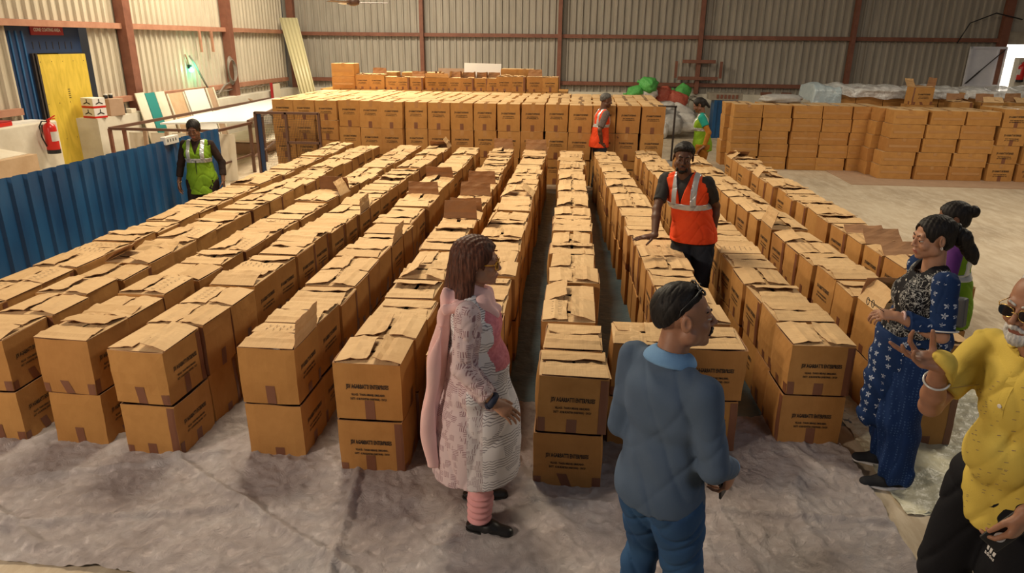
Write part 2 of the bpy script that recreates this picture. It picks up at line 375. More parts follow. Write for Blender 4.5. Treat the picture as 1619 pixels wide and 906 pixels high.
def body_mesh(name, W_, D_, H_, f, mats, closed=False, ns=6, nl=5):
    mb = MB(); per = []
    for i in range(ns): per.append((-W_/2+W_*i/ns, -D_/2))
    for i in range(ns): per.append((W_/2, -D_/2+D_*i/ns))
    for i in range(ns): per.append((W_/2-W_*i/ns, D_/2))
    for i in range(ns): per.append((-W_/2, D_/2-D_*i/ns))
    n_ = len(per); vs_ = [f(px, py, H_*l/nl) for l in range(nl+1) for px, py in per]; fs = []
    for l in range(nl):
        for k in range(n_): fs.append((l*n_+k, l*n_+(k+1) % n_, (l+1)*n_+(k+1) % n_, (l+1)*n_+k))
    mb.add(vs_, fs, 0); mb.add([vs_[k] for k in range(n_)], [tuple(reversed(range(n_)))], 0)
    if closed:
        t = []
        for j in range(ns+1):
            for i in range(ns+1):
                x_ = -W_/2+W_*i/ns; y_ = -D_/2+D_*j/ns; p = f(x_, y_, H_); e = (i in (0, ns) or j in (0, ns))
                t.append((p[0], p[1], p[2]+(0 if e else .005)))
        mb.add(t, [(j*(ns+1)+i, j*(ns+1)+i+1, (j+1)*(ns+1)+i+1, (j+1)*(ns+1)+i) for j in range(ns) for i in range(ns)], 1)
    else:
        q = .965; ins = [(v_[0]*q, v_[1]*q, v_[2]) for v_ in vs_[nl*n_:]]; low = [(v_[0]*q, v_[1]*q, v_[2]-.07) for v_ in vs_[nl*n_:]]
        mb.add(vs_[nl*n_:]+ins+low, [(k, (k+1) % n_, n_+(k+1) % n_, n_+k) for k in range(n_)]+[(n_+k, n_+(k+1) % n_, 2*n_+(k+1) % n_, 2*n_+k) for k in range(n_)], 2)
    return mb.mesh(name, mats)
T1 = text_data('JSV AGARBATTI ENTERPRISES', .0370, 0, 0, .50, .0012)
T2 = text_data('VILLAGE - THASKA MIRANJI, ISMAILABAD,', .0185, 0, 0, .56, .0006)
T3 = text_data('DISTT - KURUKSHETRA (HARYANA) - 136129', .0185, 0, 0, .56, .0006)
def on_face(f, W_, D_, pts, side, off=.0016):
    """pts are (across, height) on face side 0 front,1 right,2 back,3 left"""
    out = []
    for a, z in pts:
        if side == 0: p = f(a, -D_/2, z); q = (p[0], p[1]-off, p[2])
        elif side == 2: p = f(-a, D_/2, z); q = (p[0], p[1]+off, p[2])
        elif side == 1: p = f(W_/2, a, z); q = (p[0]+off, p[1], p[2])
        else: p = f(-W_/2, -a, z); q = (p[0]-off, p[1], p[2])
        out.append(q)
    return out
def text_mesh(f, W_, D_, H_, zc, sc=1., name='printed_text'):
    out = []
    for side in (0, 2):
        mb = MB()
        for (tv, tf), dz in ((T1, 0), (T2, -.050), (T3, -.076)):
            mb.add(on_face(f, W_, D_, [(a*sc, zc+(z+dz)*sc) for a, z in tv], side, .0022), tf)
        out.append(mb.mesh(name, M['ink']))
    return out
def strip(mb, f, W_, D_, side, a0, a1, z0, z1, off=.0014, n_=3, mi=None, sk=0.):
    pts = []; m_ = 5
    for j in range(m_+1):
        for i in range(n_+1): pts.append((a0+(a1-a0)*i/n_+sk*j/m_, z0+(z1-z0)*j/m_))
    mb.add(on_face(f, W_, D_, pts, side, off), [(j*(n_+1)+i, j*(n_+1)+i+1, (j+1)*(n_+1)+i+1, (j+1)*(n_+1)+i) for j in range(m_) for i in range(n_)], mi)
def tape_mesh(f, W_, D_, H_, seed):
    r = random.Random(seed); out = []
    def strip1(*a, **k): mb = MB(); strip(mb, *a, **k); out.append(mb.mesh('tape', M['tape']))
    for side in range(4):
        half = W_/2 if side in (0, 2) else D_/2; c = r.uniform(-.02, .02)
        strip1(f, W_, D_, side, c-.028, c+.028, .001, r.choice((.06, .085, .12)), sk=r.choice((0, 0, -.03)))
        if r.random() < .45: strip1(f, W_, D_, side, half-.05, half-.002, .001, r.choice((.07, .07, H_*.98)))
        if r.random() < .45: strip1(f, W_, D_, side, -half+.002, -half+.045, .001, r.choice((.06, .09)))
    return out
def flap_mesh(L_, Wf, seed, marks=False, curl=0.):
    r = random.Random(seed); mb = MB(); nx, ny = 6, 6; L_ *= r.uniform(.93, .995); Wf *= r.uniform(.93, 1.0); cz = r.uniform(-.006, .009); cy = r.choice((2, 3, 3, 4)); t = .0035; top = []; c1 = r.uniform(-1, 1); c2 = r.uniform(-1, 1); ph = r.uniform(0, 6)
    sk0, sk1 = r.uniform(0, .022), r.uniform(0, .022)
    def pt(i, j, dz=0.):
        fx = i/nx; fy = j/ny; x_ = -L_/2+L_*fx; x_ += (sk0*(1-fx)-sk1*fx)*fy
        z_ = .006*c1*math.sin(PI*fx)*fy+.007*c2*math.sin(PI*fx*2+ph)*fy*fy+curl*fy*fy+(.004*math.sin(fy*PI))+(cz if j == cy else 0)+.004*math.sin(seed*1.7+i*2.1+j*1.3)*fy
        return (x_, Wf*fy+.004*math.sin(ph+fx*7)*(j == ny), z_+dz)
    A = [pt(i, j) for j in range(ny+1) for i in range(nx+1)]; B = [pt(i, j, -t) for j in range(ny+1) for i in range(nx+1)]; k = len(A)
    q = [(j*(nx+1)+i, j*(nx+1)+i+1, (j+1)*(nx+1)+i+1, (j+1)*(nx+1)+i) for j in range(ny) for i in range(nx)]
    mb.add(A+B, q, 0); b = len(mb.v)-2*k
    mb.f += [tuple(b+k+x_ for x_ in reversed(f_)) for f_ in q]; mb.mi += [1]*len(q)
    rim = [i for i in range(nx+1)]+[(j*(nx+1)+nx) for j in range(1, ny+1)]+[ny*(nx+1)+i for i in range(nx-1, -1, -1)]+[j*(nx+1) for j in range(ny-1, 0, -1)]
    for a_, c_ in zip(rim, rim[1:]+rim[:1]): mb.f.append((b+a_, b+a_+k, b+c_+k, b+c_)); mb.mi.append(1)
    if marks:
        for g in range(6):
            for l_ in range(2):
                i0 = .12+g*.13; x0 = -L_/2+L_*i0; y0 = Wf*(.35+.28*l_); z0 = pt(i0*nx, (.35+.28*l_)*ny)[2]+.0045
                mb.add([(x0, y0, z0), (x0+.006, y0, z0), (x0+.006, y0+.028, z0), (x0, y0+.028, z0)], [(0, 1, 2, 3)], 2)
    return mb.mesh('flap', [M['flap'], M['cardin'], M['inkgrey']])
def contents_mesh(W_, D_, H_, seed):
    r = random.Random(seed); mb = MB(); nx = 4
    for i in range(nx):
        for j in range(3):
            x0 = -W_/2*.93+W_*.93*i/nx; y0 = -D_/2*.93+D_*.93*j/3; z = H_-.035+r.uniform(-.008, .006)
            mb.box(x0, x0+W_*.93/nx-.006, y0, y0+D_*.93/3-.006, z-.06, z)
    return mb.mesh('packets', M['packet'])
NV = 7; VAR = []
for k in range(NV):
    f_ = make_deform(BW, BD, BH, k+1)
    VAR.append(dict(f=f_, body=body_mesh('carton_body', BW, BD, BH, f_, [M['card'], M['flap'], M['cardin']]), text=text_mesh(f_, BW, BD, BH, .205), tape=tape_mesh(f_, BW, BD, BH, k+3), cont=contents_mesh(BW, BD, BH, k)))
FL_SIDE = [flap_mesh(BD-.004, BW*.472, 20+k, k == 4) for k in range(8)]
FL_FRONT = [flap_mesh(BW-.004, BD*.470, 40+k, k == 4) for k in range(8)]
FL_CURL = flap_mesh(BD-.004, BW*.48, 90, True, .05)
def open_carton(x_, y_, z_, rz, rr, raised=None, label='', group=None, lower=False, open_all=None, loose=1., scale=None):
    v_ = VAR[rr.randrange(NV)]
    o = empty('open_carton' if not lower else 'carton', (x_, y_, z_), rz, label=label, cat='carton', group=group)
    if scale: o.scale = (scale, scale*.95, scale)
    link('carton_body', v_['body'], o)
    for me in v_['tape']: link('tape', me, o)
    for me in v_['text']: link('printed_text', me, o, kind='stuff')
    if lower: return o
    link('packets', v_['cont'], o)
    top = rr.random() < .55      # side flaps on top, else front/back flaps on top
    for side in range(4):
        long_ = side in (0, 2); on_top = (not long_) if top else long_
        me = (FL_FRONT if long_ else FL_SIDE)[rr.randrange(8)]
        tilt = R(rr.uniform(.8, 7.5))*loose if on_top else R(rr.uniform(-1.0, .8))
        if on_top and rr.random() < .16: tilt = R(rr.uniform(7, 16))*loose
        if raised and side in raised: tilt = R(raised[side])
        hx, hy, a = ((0, -BD/2+.002, 0), (BW/2-.002, 0, PI/2), (0, BD/2-.002, PI), (-BW/2+.002, 0, -PI/2))[side]
        link('flap', me, o, (hx, hy, BH+(.0085 if on_top else .002)), (tilt, rr.uniform(-.012, .012), a+rr.uniform(-.035, .035)))
    return o
# rows: name, x front, y front, x back, y back
ROWS = [('first row beside blue fence', -4.06, 3.75, -4.15, 11.95), ('second row from blue fence', -3.56, 3.50, -3.62, 11.9), ('third row from blue fence', -3.03, 3.52, -2.86, 11.9),
        ('fourth row from blue fence', -2.52, 3.45, -2.38, 11.95), ('fifth row from blue fence', -1.775, 3.53, -1.86, 11.95), ('sixth row from blue fence', -1.135, 3.42, -1.27, 11.95),
        ('seventh row from blue fence', -.645, 3.55, -.74, 11.98), ('middle row between two bare aisles', .005, 3.41, -.145, 11.95),
        ('row left of young man', .845, 3.89, .375, 12.0), ('row right of young man', 1.535, 4.03, 1.07, 12.0), ('second row from right', 2.26, 4.12, 1.72, 11.75), ('rightmost row', 2.86, 5.25, 2.53, 11.9)]
HW = BW/2
# hinge sides: 0 front 1 right 2 back 3 left ; raised by (row, pixel-estimated distance)
RAISE = {(4, 3.53): {1: 96}, (2, 7.9): {2: 80, 1: 62}, (4, 7.85): {2: 92}, (4, 6.05): {1: 100}, (5, 6.6): {2: 92}, (5, 7.15): {2: 93}, (5, 7.75): {2: 94}, (5, 5.15): {3: 30, 1: 14}, (5, 8.6): {2: 86}, (4, 8.9): {2: 75},
         (6, 8.3): {3: 28, 1: 38}, (6, 11.7): {2: 92, 1: 100}, (5, 11.7): {2: 88}, (3, 11.8): {2: 40, 1: 60}, (10, 7.1): {3: 70}, (11, 9.9): {3: 55}, (11, 11.6): {2: 30, 3: 35}, (1, 5.0): {3: 35, 1: 12}, (1, 5.7): {0: 14, 1: 18},
         (11, 6.5): {1: 14, 2: 155}, (11, 6.05): {3: 6, 2: 140}, (11, 5.7): {2: 150}, (6, 6.6): {3: 60}, (7, 4.9): {3: 22}, (10, 4.75): {3: 60, 2: 80}, (3, 7.3): {1: 88}, (6, 7.0): {0: 12}, (2, 4.3): {0: 8}}
used_r = set(); uppers = []; lowers = []; low_bm = MB()
rr = random.Random(11)
for ri, (rn, x0, y0, x1, y1) in enumerate(ROWS):
    y_ = y0; k = 0
    while True:
        rot90 = rr.random() < .42; dep = (BW if rot90 else BD)+.010; wid = BD if rot90 else BW
        if ri in (1, 2, 3, 4) and k == 0: rot90 = True; dep = BW+.01
        if ri in (5, 7, 8) and k == 0: rot90 = False; dep = BD+.01
        if y_+dep > y1+.08: break
        if ri == 10 and k == 1: y_ += .06
        yc = y_+dep/2; t = (yc-y0)/(y1-y0); xc = x0+(x1-x0)*t; yaw_ = math.atan2(-(x1-x0), (y1-y0))*.6+rr.uniform(-.025, .025)
        rz = yaw_+(PI/2 if rot90 else 0)+(PI if rr.random() < .5 else 0)
        raised = None; word = ''
        for (ra, ya), dct in RAISE.items():
            if ra == ri and (ra, ya) not in used_r and y_ <= ya < y_+dep:
                used_r.add((ra, ya)); rs = int(round((rz-yaw_)/(PI/2))) % 4
                raised = {(s_-rs) % 4: a for s_, a in dct.items()}; word = ' with flap up' if max(dct.values()) > 60 else ' with loose flaps'
        if ri == 7 and k == 0: rz = 0.; raised = None
        xo = xc+rr.uniform(-.018, .018)
        lowz = 0.003
        # lower carton (deeper ones joined as stuff)
        if len(lowers) < 400: lowers.append((xo+rr.uniform(-.01, .01), yc, rz if rr.random() < .6 else rz+PI, ri, k, rn))
        nm = ORD[k]+' from the front' if k else 'frontmost'
        tiltd = (ri == 7 and k == 0)
        o = open_carton(xo, yc, BH+.018, rz, rr, raised, f'upper carton{word}, {rn}, {nm}', 'open cartons standing in rows')
        o.scale = (rr.uniform(.985, 1.01), 1, rr.uniform(.96, 1.04)); o.rotation_euler[0] = R(rr.uniform(-.35, .35)); o.rotation_euler[1] = R(rr.uniform(-.35, .35))
        if ri == 7 and k == 0: o.rotation_euler = (R(-1.6), R(2.0), R(3)); o.location.z -= .006
        uppers.append(o); y_ += dep; k += 1
# short stack standing in the aisle by the blue-shirted man
open_carton(.44, 4.06, BH+.018, 0, rr, {1: 5, 3: 3}, 'upper brown carton of the short stack in the aisle left of blue-shirted man', 'open cartons standing in rows')
open_carton(.44, 4.06, .006, 0, rr, None, 'lower brown carton of the short stack in the aisle left of blue-shirted man', 'lower cartons under the rows', lower=True)
# nearest lower cartons are things, the rest one stuff object
lowers.sort(key=lambda a: (a[4] > 0, a[1])); n_ind = 60
for i, (lx, ly, lrz, ri, k, rn) in enumerate(lowers):
    if i < n_ind:
        nm = ORD[k]+' from the front' if k else 'frontmost'
        open_carton(lx, ly, .006, lrz, rr, None, f'brown printed carton, lower layer, {rn}, {nm}', 'lower cartons under the rows', lower=True)
    else:
        cs, sn = math.cos(lrz), math.sin(lrz); a_, b_ = BW/2*.985, BD/2*.985; pts = []
        for z in (.004, BH):
            for px, py in ((-a_, -b_), (a_, -b_), (a_, b_), (-a_, b_)):
                px *= 1+.0*z; pts.append((lx+px*cs-py*sn, ly+px*sn+py*cs, z))
        low_bm.add(pts, [(0, 3, 2, 1), (4, 5, 6, 7), (0, 1, 5, 4), (1, 2, 6, 5), (2, 3, 7, 6), (3, 0, 4, 7)])
low_bm.obj('lower_cartons', M['card'], kind='stuff', label='lower layer of brown cartons underneath the long rows', cat='cartons')

# sealed cartons of the far block
def variants(W_, D_, H_, n_, seed, txt=None, clear=True, bx=.014, by=.008):
    out = []
    for k in range(n_):
        f_ = make_deform(W_, D_, H_, seed+k, bx, by); r = random.Random(seed+k)
        tp = MB()
        if clear:
            m1 = 6; c = r.uniform(-.01, .01); pts = []
            for j in range(m1+1):
                for a_ in (-.03, .03): p = f_(a_+c, -D_/2+D_*j/m1, H_); pts.append((p[0], p[1], p[2]+.007))
            tp.add(pts, [(2*j, 2*j+1, 2*j+3, 2*j+2) for j in range(m1)])
            strip(tp, f_, W_, D_, 0, c-.03, c+.03, H_*.78, H_+.004, .0022)
        tp2 = None
        if not txt:
            tp2 = MB(); z = H_*r.uniform(.42, .58); strip(tp2, f_, W_, D_, 0, -W_*.42, W_*.42, z-.025, z+.02, .0022, 8)
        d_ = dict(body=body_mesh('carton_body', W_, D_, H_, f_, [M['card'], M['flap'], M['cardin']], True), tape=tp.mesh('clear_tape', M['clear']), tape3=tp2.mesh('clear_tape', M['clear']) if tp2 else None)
        d_['text'] = text_mesh(f_, W_, D_, H_, txt, W_/BW) if txt else None
        if txt: bt = MB(); strip(bt, f_, W_, D_, 0, -.035, .03, .001, .11); d_['tape2'] = bt.mesh('tape', M['tape'])
        out.append(d_)
    return out
def sealed(V_, x_, y_, z_, rz, label, group, name='sealed_carton', plain=False):
    v_ = V_[rr.randrange(len(V_))]; o = empty(name, (x_, y_, z_), rz, label=label, cat='carton', group=group)
    link('carton_body', v_['body'], o)
    if not plain or rr.random() < .6: link('clear_tape', v_['tape'], o)
    if v_['tape3']: link('clear_tape', v_['tape3'], o)
    if v_['text'] and not plain: link('printed_text', v_['text'][0], o, kind='stuff'); link('tape', v_['tape2'], o)
    return o
SH = .462; SV = variants(.392, .375, SH, 5, 100, .30); S4 = variants(.392, .375, .343, 3, 120, .20)
COLN = ['leftmost', 'second', 'third', 'fourth', 'fifth', 'sixth', 'seventh', 'eighth', 'ninth', 'tenth', 'eleventh', 'twelfth', 'thirteenth', 'fourteenth', 'fifteenth', 'sixteenth', 'rightmost']
blk = MB(); topz = {}
for c in range(17):
    xc = -5.42+c*.4155; fy = 12.58+rr.uniform(-.07, .05)+(.14 if c < 4 else 0)
    cn = f'{COLN[c]} column' if c in (0, 16) else f'{COLN[c]} column from left'
    lay = 4 if c < 3 else 3; h = .343 if c < 3 else SH; VV = S4 if c < 3 else SV
    for r_ in range(7):
        yy = fy+r_*.395
        for l_ in range(lay):
            z_ = l_*(h+.003)+.003
            jx, jy = rr.uniform(-.012, .012), rr.uniform(-.010, .010)
            if l_ == lay-1:
                rn = 'front row' if r_ == 0 else f'{ORD[r_]} row back'
                sealed(VV, xc+jx, yy+jy, z_+rr.uniform(0, .006), rr.uniform(-.035, .035), f'sealed carton on top of the far block, {cn}, {rn}', 'sealed cartons of the far block', plain=r_ > 0)
            elif r_ == 0:
                ln = ('bottom', 'second', 'third')[l_] if lay == 4 else ('bottom', 'middle')[l_]
                sealed(VV, xc+jx, yy+jy-.01*l_, z_, rr.uniform(-.05, .05), f'sealed carton in the front face of the far block, {cn}, {ln} layer', 'sealed cartons of the far block')
            else: blk.box(xc-.193, xc+.193, yy-.185, yy+.185, z_, z_+h)
blk.obj('block_cartons', M['card'], kind='stuff', label='cartons filling the inside of the far block below its top layer', cat='cartons')
# raised support for the last tier, then the open cartons standing on it
bs = MB()
for c in range(12):
    for r_ in range(3):
        for l_ in range(4): bs.box(-5.7+c*.45, -5.7+c*.45+.43, 15.30+r_*.42, 15.30+r_*.42+.40, l_*.353, l_*.353+.345)
bs.obj('block_cartons', M['card'], kind='stuff', label='cartons stacked at the back edge of the far block under the open ones', cat='cartons')
UZ = 1.41
def up_px(u, Y_): return (u-924)/ (1166/ (Y_*.998+.35)) *1.0
tier = [(527, 0, 'soft bulging'), ]
F2 = variants(.50, .42, .26, 3, 140, None, True, .03, .02)
xs = lambda u, Y_: (u-924.)*(Y_*.9455+.33)/1100./.997-.0
for (u, Y_, z_, lab) in ((545, 15.55, UZ, 'lower'), (545, 15.55, UZ+.262, 'upper')):
    sealed(F2, xs(u, Y_), Y_, z_ if lab == 'lower' else z_+.002, .03, f'{lab} plump taped carton at the left end of the back tier', 'plump cartons on the back tier', 'flat_carton')
F2b = sealed(F2, xs(560, 15.98)+.1, 15.99, UZ, .03, 'plump taped carton behind the plump pair at left end of back tier', 'plump cartons on the back tier', 'flat_carton')
k = 0
TN = {0: {0: 4, 2: 4}, 1: {2: 95}, 2: {2: 88, 3: 95}, 3: {0: 130, 1: 100, 3: 100}}
for (u, kind_, w) in ((575, 0, 'closed printed carton'), (598, 1, 'tall looking carton with rear flap up'), (622, 0, 'closed printed carton beside the tall looking one'), (640, 0, 'printed carton near the rust post'), (662, 1, 'carton with rear flap up right below the rust post'),
                      (687, 3, 'fully open carton with side flaps up'), (704, 3, 'fully open carton with spread flaps'), (723, 1, 'carton with rear flap up left of white board'), (743, 2, 'carton with crumpled flaps under the white board, left'), (765, 2, 'carton with crumpled flaps under the white board, middle'),
                      (784, 2, 'carton with crumpled flaps under the white board, right'), (802, 0, 'printed carton right of the white board'), (823, 0, 'second printed carton right of the white board'), (849, 1, 'carton turned to its plain side, rear flap up'), (874, 0, 'printed carton at the right end')):
    Y_ = 15.52
    open_carton(xs(u, Y_), Y_, UZ, rr.uniform(-.04, .04), rr, dict(TN[kind_]), f'{w}, back tier of far block', 'open cartons on the back tier', scale=.74+.13*(k in (0, 1, 11, 12, 13, 14))); k += 1
for i, u in enumerate((620, 655, 690, 735, 812, 834)):
    sealed(S4, xs(u, 16.05), 15.95, UZ if i < 4 else UZ+.1, rr.uniform(-.05, .05), f'small closed carton behind the open cartons on back tier, {COLN[i] if i else "leftmost"}', 'cartons behind the back tier', plain=True)
# boards standing on the back tier
MB().box(-.42, .42, -.012, .012, 0, .54).obj('white_board', M['white'], loc=(xs(766, 16.3), 16.26, UZ), rot=(R(-6), R(1), 0), label='white board leaning upright behind the open cartons of the back tier', cat='board')
MB().box(-1.05, 1.05, -.01, .01, 0, .42).obj('plywood_sheet', M['brownboard'], loc=(xs(776, 16.5)-.1, 16.40, UZ), rot=(R(-4), 0, 0), label='long brown hardboard sheet standing behind the white board', cat='board')

# right stacks of flat cartons
FV = variants(.555, .41, .250, 5, 160, None, True, .014, .012); FV2 = variants(.60, .42, .250, 4, 180, None, True, .014, .012); TV = variants(.48, .40, .325, 4, 200, .19)
LN5 = ('bottom', 'second', 'third', 'fourth', 'top')
rb = MB()
for c in range(5):
    xc = 3.32+c*.585
    for r_ in range(2):
        for l_ in range(5):
            z_ = .003+l_*.2565
            if r_ == 1 and l_ < 4 and c > 0: rb.box(xc-.27, xc+.27, 15.16, 15.56, z_, z_+.25); continue
            lab = f'flat taped carton, {LN5[l_]} layer, {COLN[c]} column of right rear stack'+(', behind the front one' if r_ else '')
            sealed(FV, xc+rr.uniform(-.02, .02)-(.09 if r_ and c == 0 else 0), 14.93+r_*.43, z_, rr.uniform(-.03, .03)+R(1.5)*(c == 2), lab, 'flat cartons of the right rear stack', 'flat_carton')
for c in range(3):
    xc = 6.02+c*.64
    for r_ in range(2):
        for l_ in range(5):
            z_ = .014+l_*.2565
            sealed(FV2, xc+rr.uniform(-.025, .025)-.12*r_+.02*l_, 14.12+r_*.44, z_, rr.uniform(-.04, .04), f'flat taped carton, {LN5[l_]} layer, {COLN[c]} column of right front stack, {"front" if r_ == 0 else "rear"}', 'flat cartons of the right front stack', 'flat_carton')
for c in range(4):
    xc = 7.92+c*.53
    for r_ in range(2):
        for l_ in range(4):
            z_ = .014+l_*.333
            if r_ == 1 and l_ < 3: rb.box(xc-.23, xc+.23, 14.36, 14.74, z_, z_+.33); continue
            sealed(TV, xc+rr.uniform(-.03, .03)+.015*l_, 14.14+r_*.42, z_, rr.uniform(-.06, .06), f'taller printed carton at far right, {("bottom", "second", "third", "top")[l_]} layer, {COLN[c]} column, {"front" if r_ == 0 else "rear"}', 'tall printed cartons at far right')
# pile under polythene
for c in range(9):
    for r_ in range(2):
        xc = 5.55+c*.56; rb.box(xc-.27, xc+.27, 16.0+r_*.45, 16.43+r_*.45, .003, 1.24)
        sealed(FV, xc, 16.22+r_*.45, 1.245, rr.uniform(-.03, .03), f'flat carton under the polythene cover, {COLN[c]} of its row, {"front" if r_ == 0 else "rear"}', 'cartons under the polythene')
rb.obj('stack_cartons', M['card'], kind='stuff', label='hidden cartons filling the right stacks behind their front', cat='cartons')
def drape(name, x0, x1, y0, y1, ztop, drop, m_, seed, **k):
    nx, ny = 90, 26; vs_ = []; fs = []
    for j in range(ny+1):
        for i in range(nx+1):
            fx = i/nx; fy = j/ny; x_ = x0+(x1-x0)*fx; n1 = noise.noise(Vector((x_*2.1+seed, fy*3, 1))); n2 = noise.noise(Vector((x_*7+seed, fy*7, 4)))
            if fy < .4: q = fy/.4; y_ = y0-.05-.03*n2-.10*(1-q)*abs(n1); z_ = ztop-(1-q)*drop*(1+.8*n1)
            else: q = (fy-.4)/.6; y_ = y0+(y1-y0)*q; z_ = ztop+.03+.07*max(0, n1)+.03*n2+.05*abs(math.sin(x_*5.6+seed))*math.sin(q*PI)
            e = min(fx, 1-fx)*nx
            if e < 5: z_ -= (5-e)*.07
            vs_.append((x_, y_, z_))
    for j in range(ny):
        for i in range(nx): a = j*(nx+1)+i; fs.append((a, a+1, a+nx+2, a+nx+1))
    return MB().add(vs_, fs).obj(name, m_, smooth=True, **k)
drape('polythene_cover', 5.15, 8.0, 15.98, 17.0, 1.53, .16, M['poly'], 2., label='crumpled clear polythene cover over the pile behind the right stacks', cat='plastic cover')
drape('polythene_cover', 7.9, 10.6, 15.98, 17.0, 1.52, .12, M['poly'], 8., label='white crumpled polythene cover over the right end of the pile', cat='plastic cover')
drape('blue_polythene', 4.9, 5.5, 15.95, 17.0, 1.53, .35, M['bluepoly'], 5., label='pale blue polythene corner hanging at the left end of the covered pile', cat='plastic cover')
open_carton(6.85, 15.45, 1.29, R(4), rr, {3: 118, 1: 96, 0: 2, 2: 178}, 'open carton with side flaps up standing alone on top of the right stacks', 'single cartons on the stacks')
MB().box(6.62, 7.08, 15.22, 15.68, 0, 1.287).obj('carton', M['card'], label='plain carton column under the lone open carton on the right', cat='carton')
for i, (x_, y_) in enumerate(((7.6, 15.35), (8.15, 15.3), (8.75, 15.38))):
    open_carton(x_, y_, 1.02, rr.uniform(-.2, .2), rr, {0: rr.uniform(10, 40), 2: rr.uniform(60, 120), 1: 20}, f'open carton with crumpled flaps behind the tall printed cartons, {COLN[i]} of three', 'loose open cartons behind the tall ones')
    MB().box(x_-.2, x_+.2, y_-.2, y_+.2, .0, 1.015).obj('carton', M['card'], label=f'plain carton column under the crumpled open carton, {COLN[i]} of three', cat='carton', group='columns under the loose cartons')
# ------------------------------------------------------------------ blue fence and the left side
fe = empty('blue_fence', (-5.2, 4.2, 0), label='low blue corrugated sheet fence running beside the carton rows', cat='fence')
y = 4.2
while y < 9.5:
    w = min(.95, 9.72-y); mb = MB(); corr_sheet(mb, (-5.2, y, 0), (0, 1, 0), (1, 0, 0), w, .01, 1.2, .19, .03)
    mb.v = [(a[0]+5.2, a[1]-4.2, a[2]+.006*vnoise(a[1]*2)*(a[2] > .5)) for a in mb.v]; mb.obj('fence_sheet', M['blue'], fe, smooth=False); y += .95
MB().box(-.03, -.012, 0, 5.5, .2, .25).obj('rail', M['steel'], fe); MB().box(-.03, -.012, 0, 5.5, 1.0, 1.05).obj('rail', M['steel'], fe)
sk = empty('socket_box', (-5.165, 8.47, 1.15), R(0), label='small white socket box clamped on top edge of the blue fence', cat='socket')
MB().box(-.05, .02, -.15, .15, 0, .10).obj('box_body', M['white'], sk, bevel=.006)
b_ = MB()
for k in range(4): b_.box(.02, .023, -.11+k*.06, -.095+k*.06, .035, .07)
b_.obj('socket_slot', M['ink'], sk, kind='stuff')
# block with the extinguisher
MB().box(-8.74, -8.30, 8.2, 10.55, 0, 1.166).obj('cement_block', M['dado'], bevel=.02, label='cream plastered block wall in front of blue door, extinguisher on it', cat='block')
for i, (y0, col) in enumerate(((8.9, 'red'), (9.35, 'cream'))):
    pass
t = empty('tool_box', (-8.5, 9.35, 1.167), R(4), label='flat red box lying on the cream block at the left edge', cat='box')
MB().box(-.14, .14, -.4, .4, 0, .06).obj('box_body', M['red'], t, bevel=.01); MB().box(-.14, .14, -.4, .4, .061, .075).obj('lid', M['sign'], t)
MB().box(-.12, .12, -.2, .35, 0, .03).obj('papers', M['white'], loc=(-8.5, 9.98, 1.167), rot=(0, 0, R(-8)), label='stack of white papers beside the red box on the block', cat='papers')
MB().box(-.2, .2, -.5, .5, 0, .02).obj('wood_board', M['cream'], loc=(-7.9, 8.6, .88), rot=(0, R(8), 0), label='pale board edge just above the blue fence at left', cat='board')
MB().box(-8.2, -7.6, 8.05, 9.15, 0, .86).obj('crate', M['ply'], label='plywood crate under the pale board behind the fence', cat='crate')
def extinguisher(name, loc, rz, h, lab):
    e = empty(name, loc, rz, label=lab, cat='fire extinguisher'); r = h*.17
    MB().lathe([(r*.9, .02), (r, .05), (r, h*.72), (r*.85, h*.80), (r*.3, h*.87), (r*.22, h*.90)], n=20).obj('cylinder_body', M['red'], e, smooth=True)
    MB().lathe([(r*1.02, 0), (r*1.04, .06)], n=20).obj('base_ring', M['black'], e)
    MB().lathe([(r*.3, h*.88), (r*.3, h*.95)], n=10).box(-.01, .01, -.01, r*1.3, h*.95, h*.97).obox((0, 0, h*.95), (0, r*1.4, h*1.04), .02, .012).obj('valve', M['red'], e)
    MB().tube([(0, 0, h*.9), (0, -r*1.2, h*.92), (0, -r*1.8, h*.78), (0, -r*1.7, h*.5), (0, -r*1.15, h*.22)], .011, 8).obj('hose', M['black'], e, smooth=True)
    a = MB()
    for k in range(9):
        an = -.7+k*.175; a.add([(math.cos(an)*r*1.01, math.sin(an)*r*1.01, h*.35), (math.cos(an+.175)*r*1.01, math.sin(an+.175)*r*1.01, h*.35), (math.cos(an+.175)*r*1.01, math.sin(an+.175)*r*1.01, h*.62), (math.cos(an)*r*1.01, math.sin(an)*r*1.01, h*.62)], [(0, 1, 2, 3)])
    a.obj('label_sticker', M['sackwhite'], e)
    MB().box(-r*1.35, -r*.9, -.03, .03, h*.6, h*.8).obj('wall_hook', M['darksteel'], e)
    return e
extinguisher('fire_extinguisher', (-8.17, 10.2, .70), R(-12), .54, 'red fire extinguisher hanging on cream block by yellow door')
pb = MB().box(11.36, 11.9, WY-.535, WY-.3, 0, 2.15).obj('trim_5', M['dado'], kind='structure')
extinguisher('fire_extinguisher', (11.42, WY-.62, 1.55), R(180), .52, 'red fire extinguisher in the bright doorway at right edge')
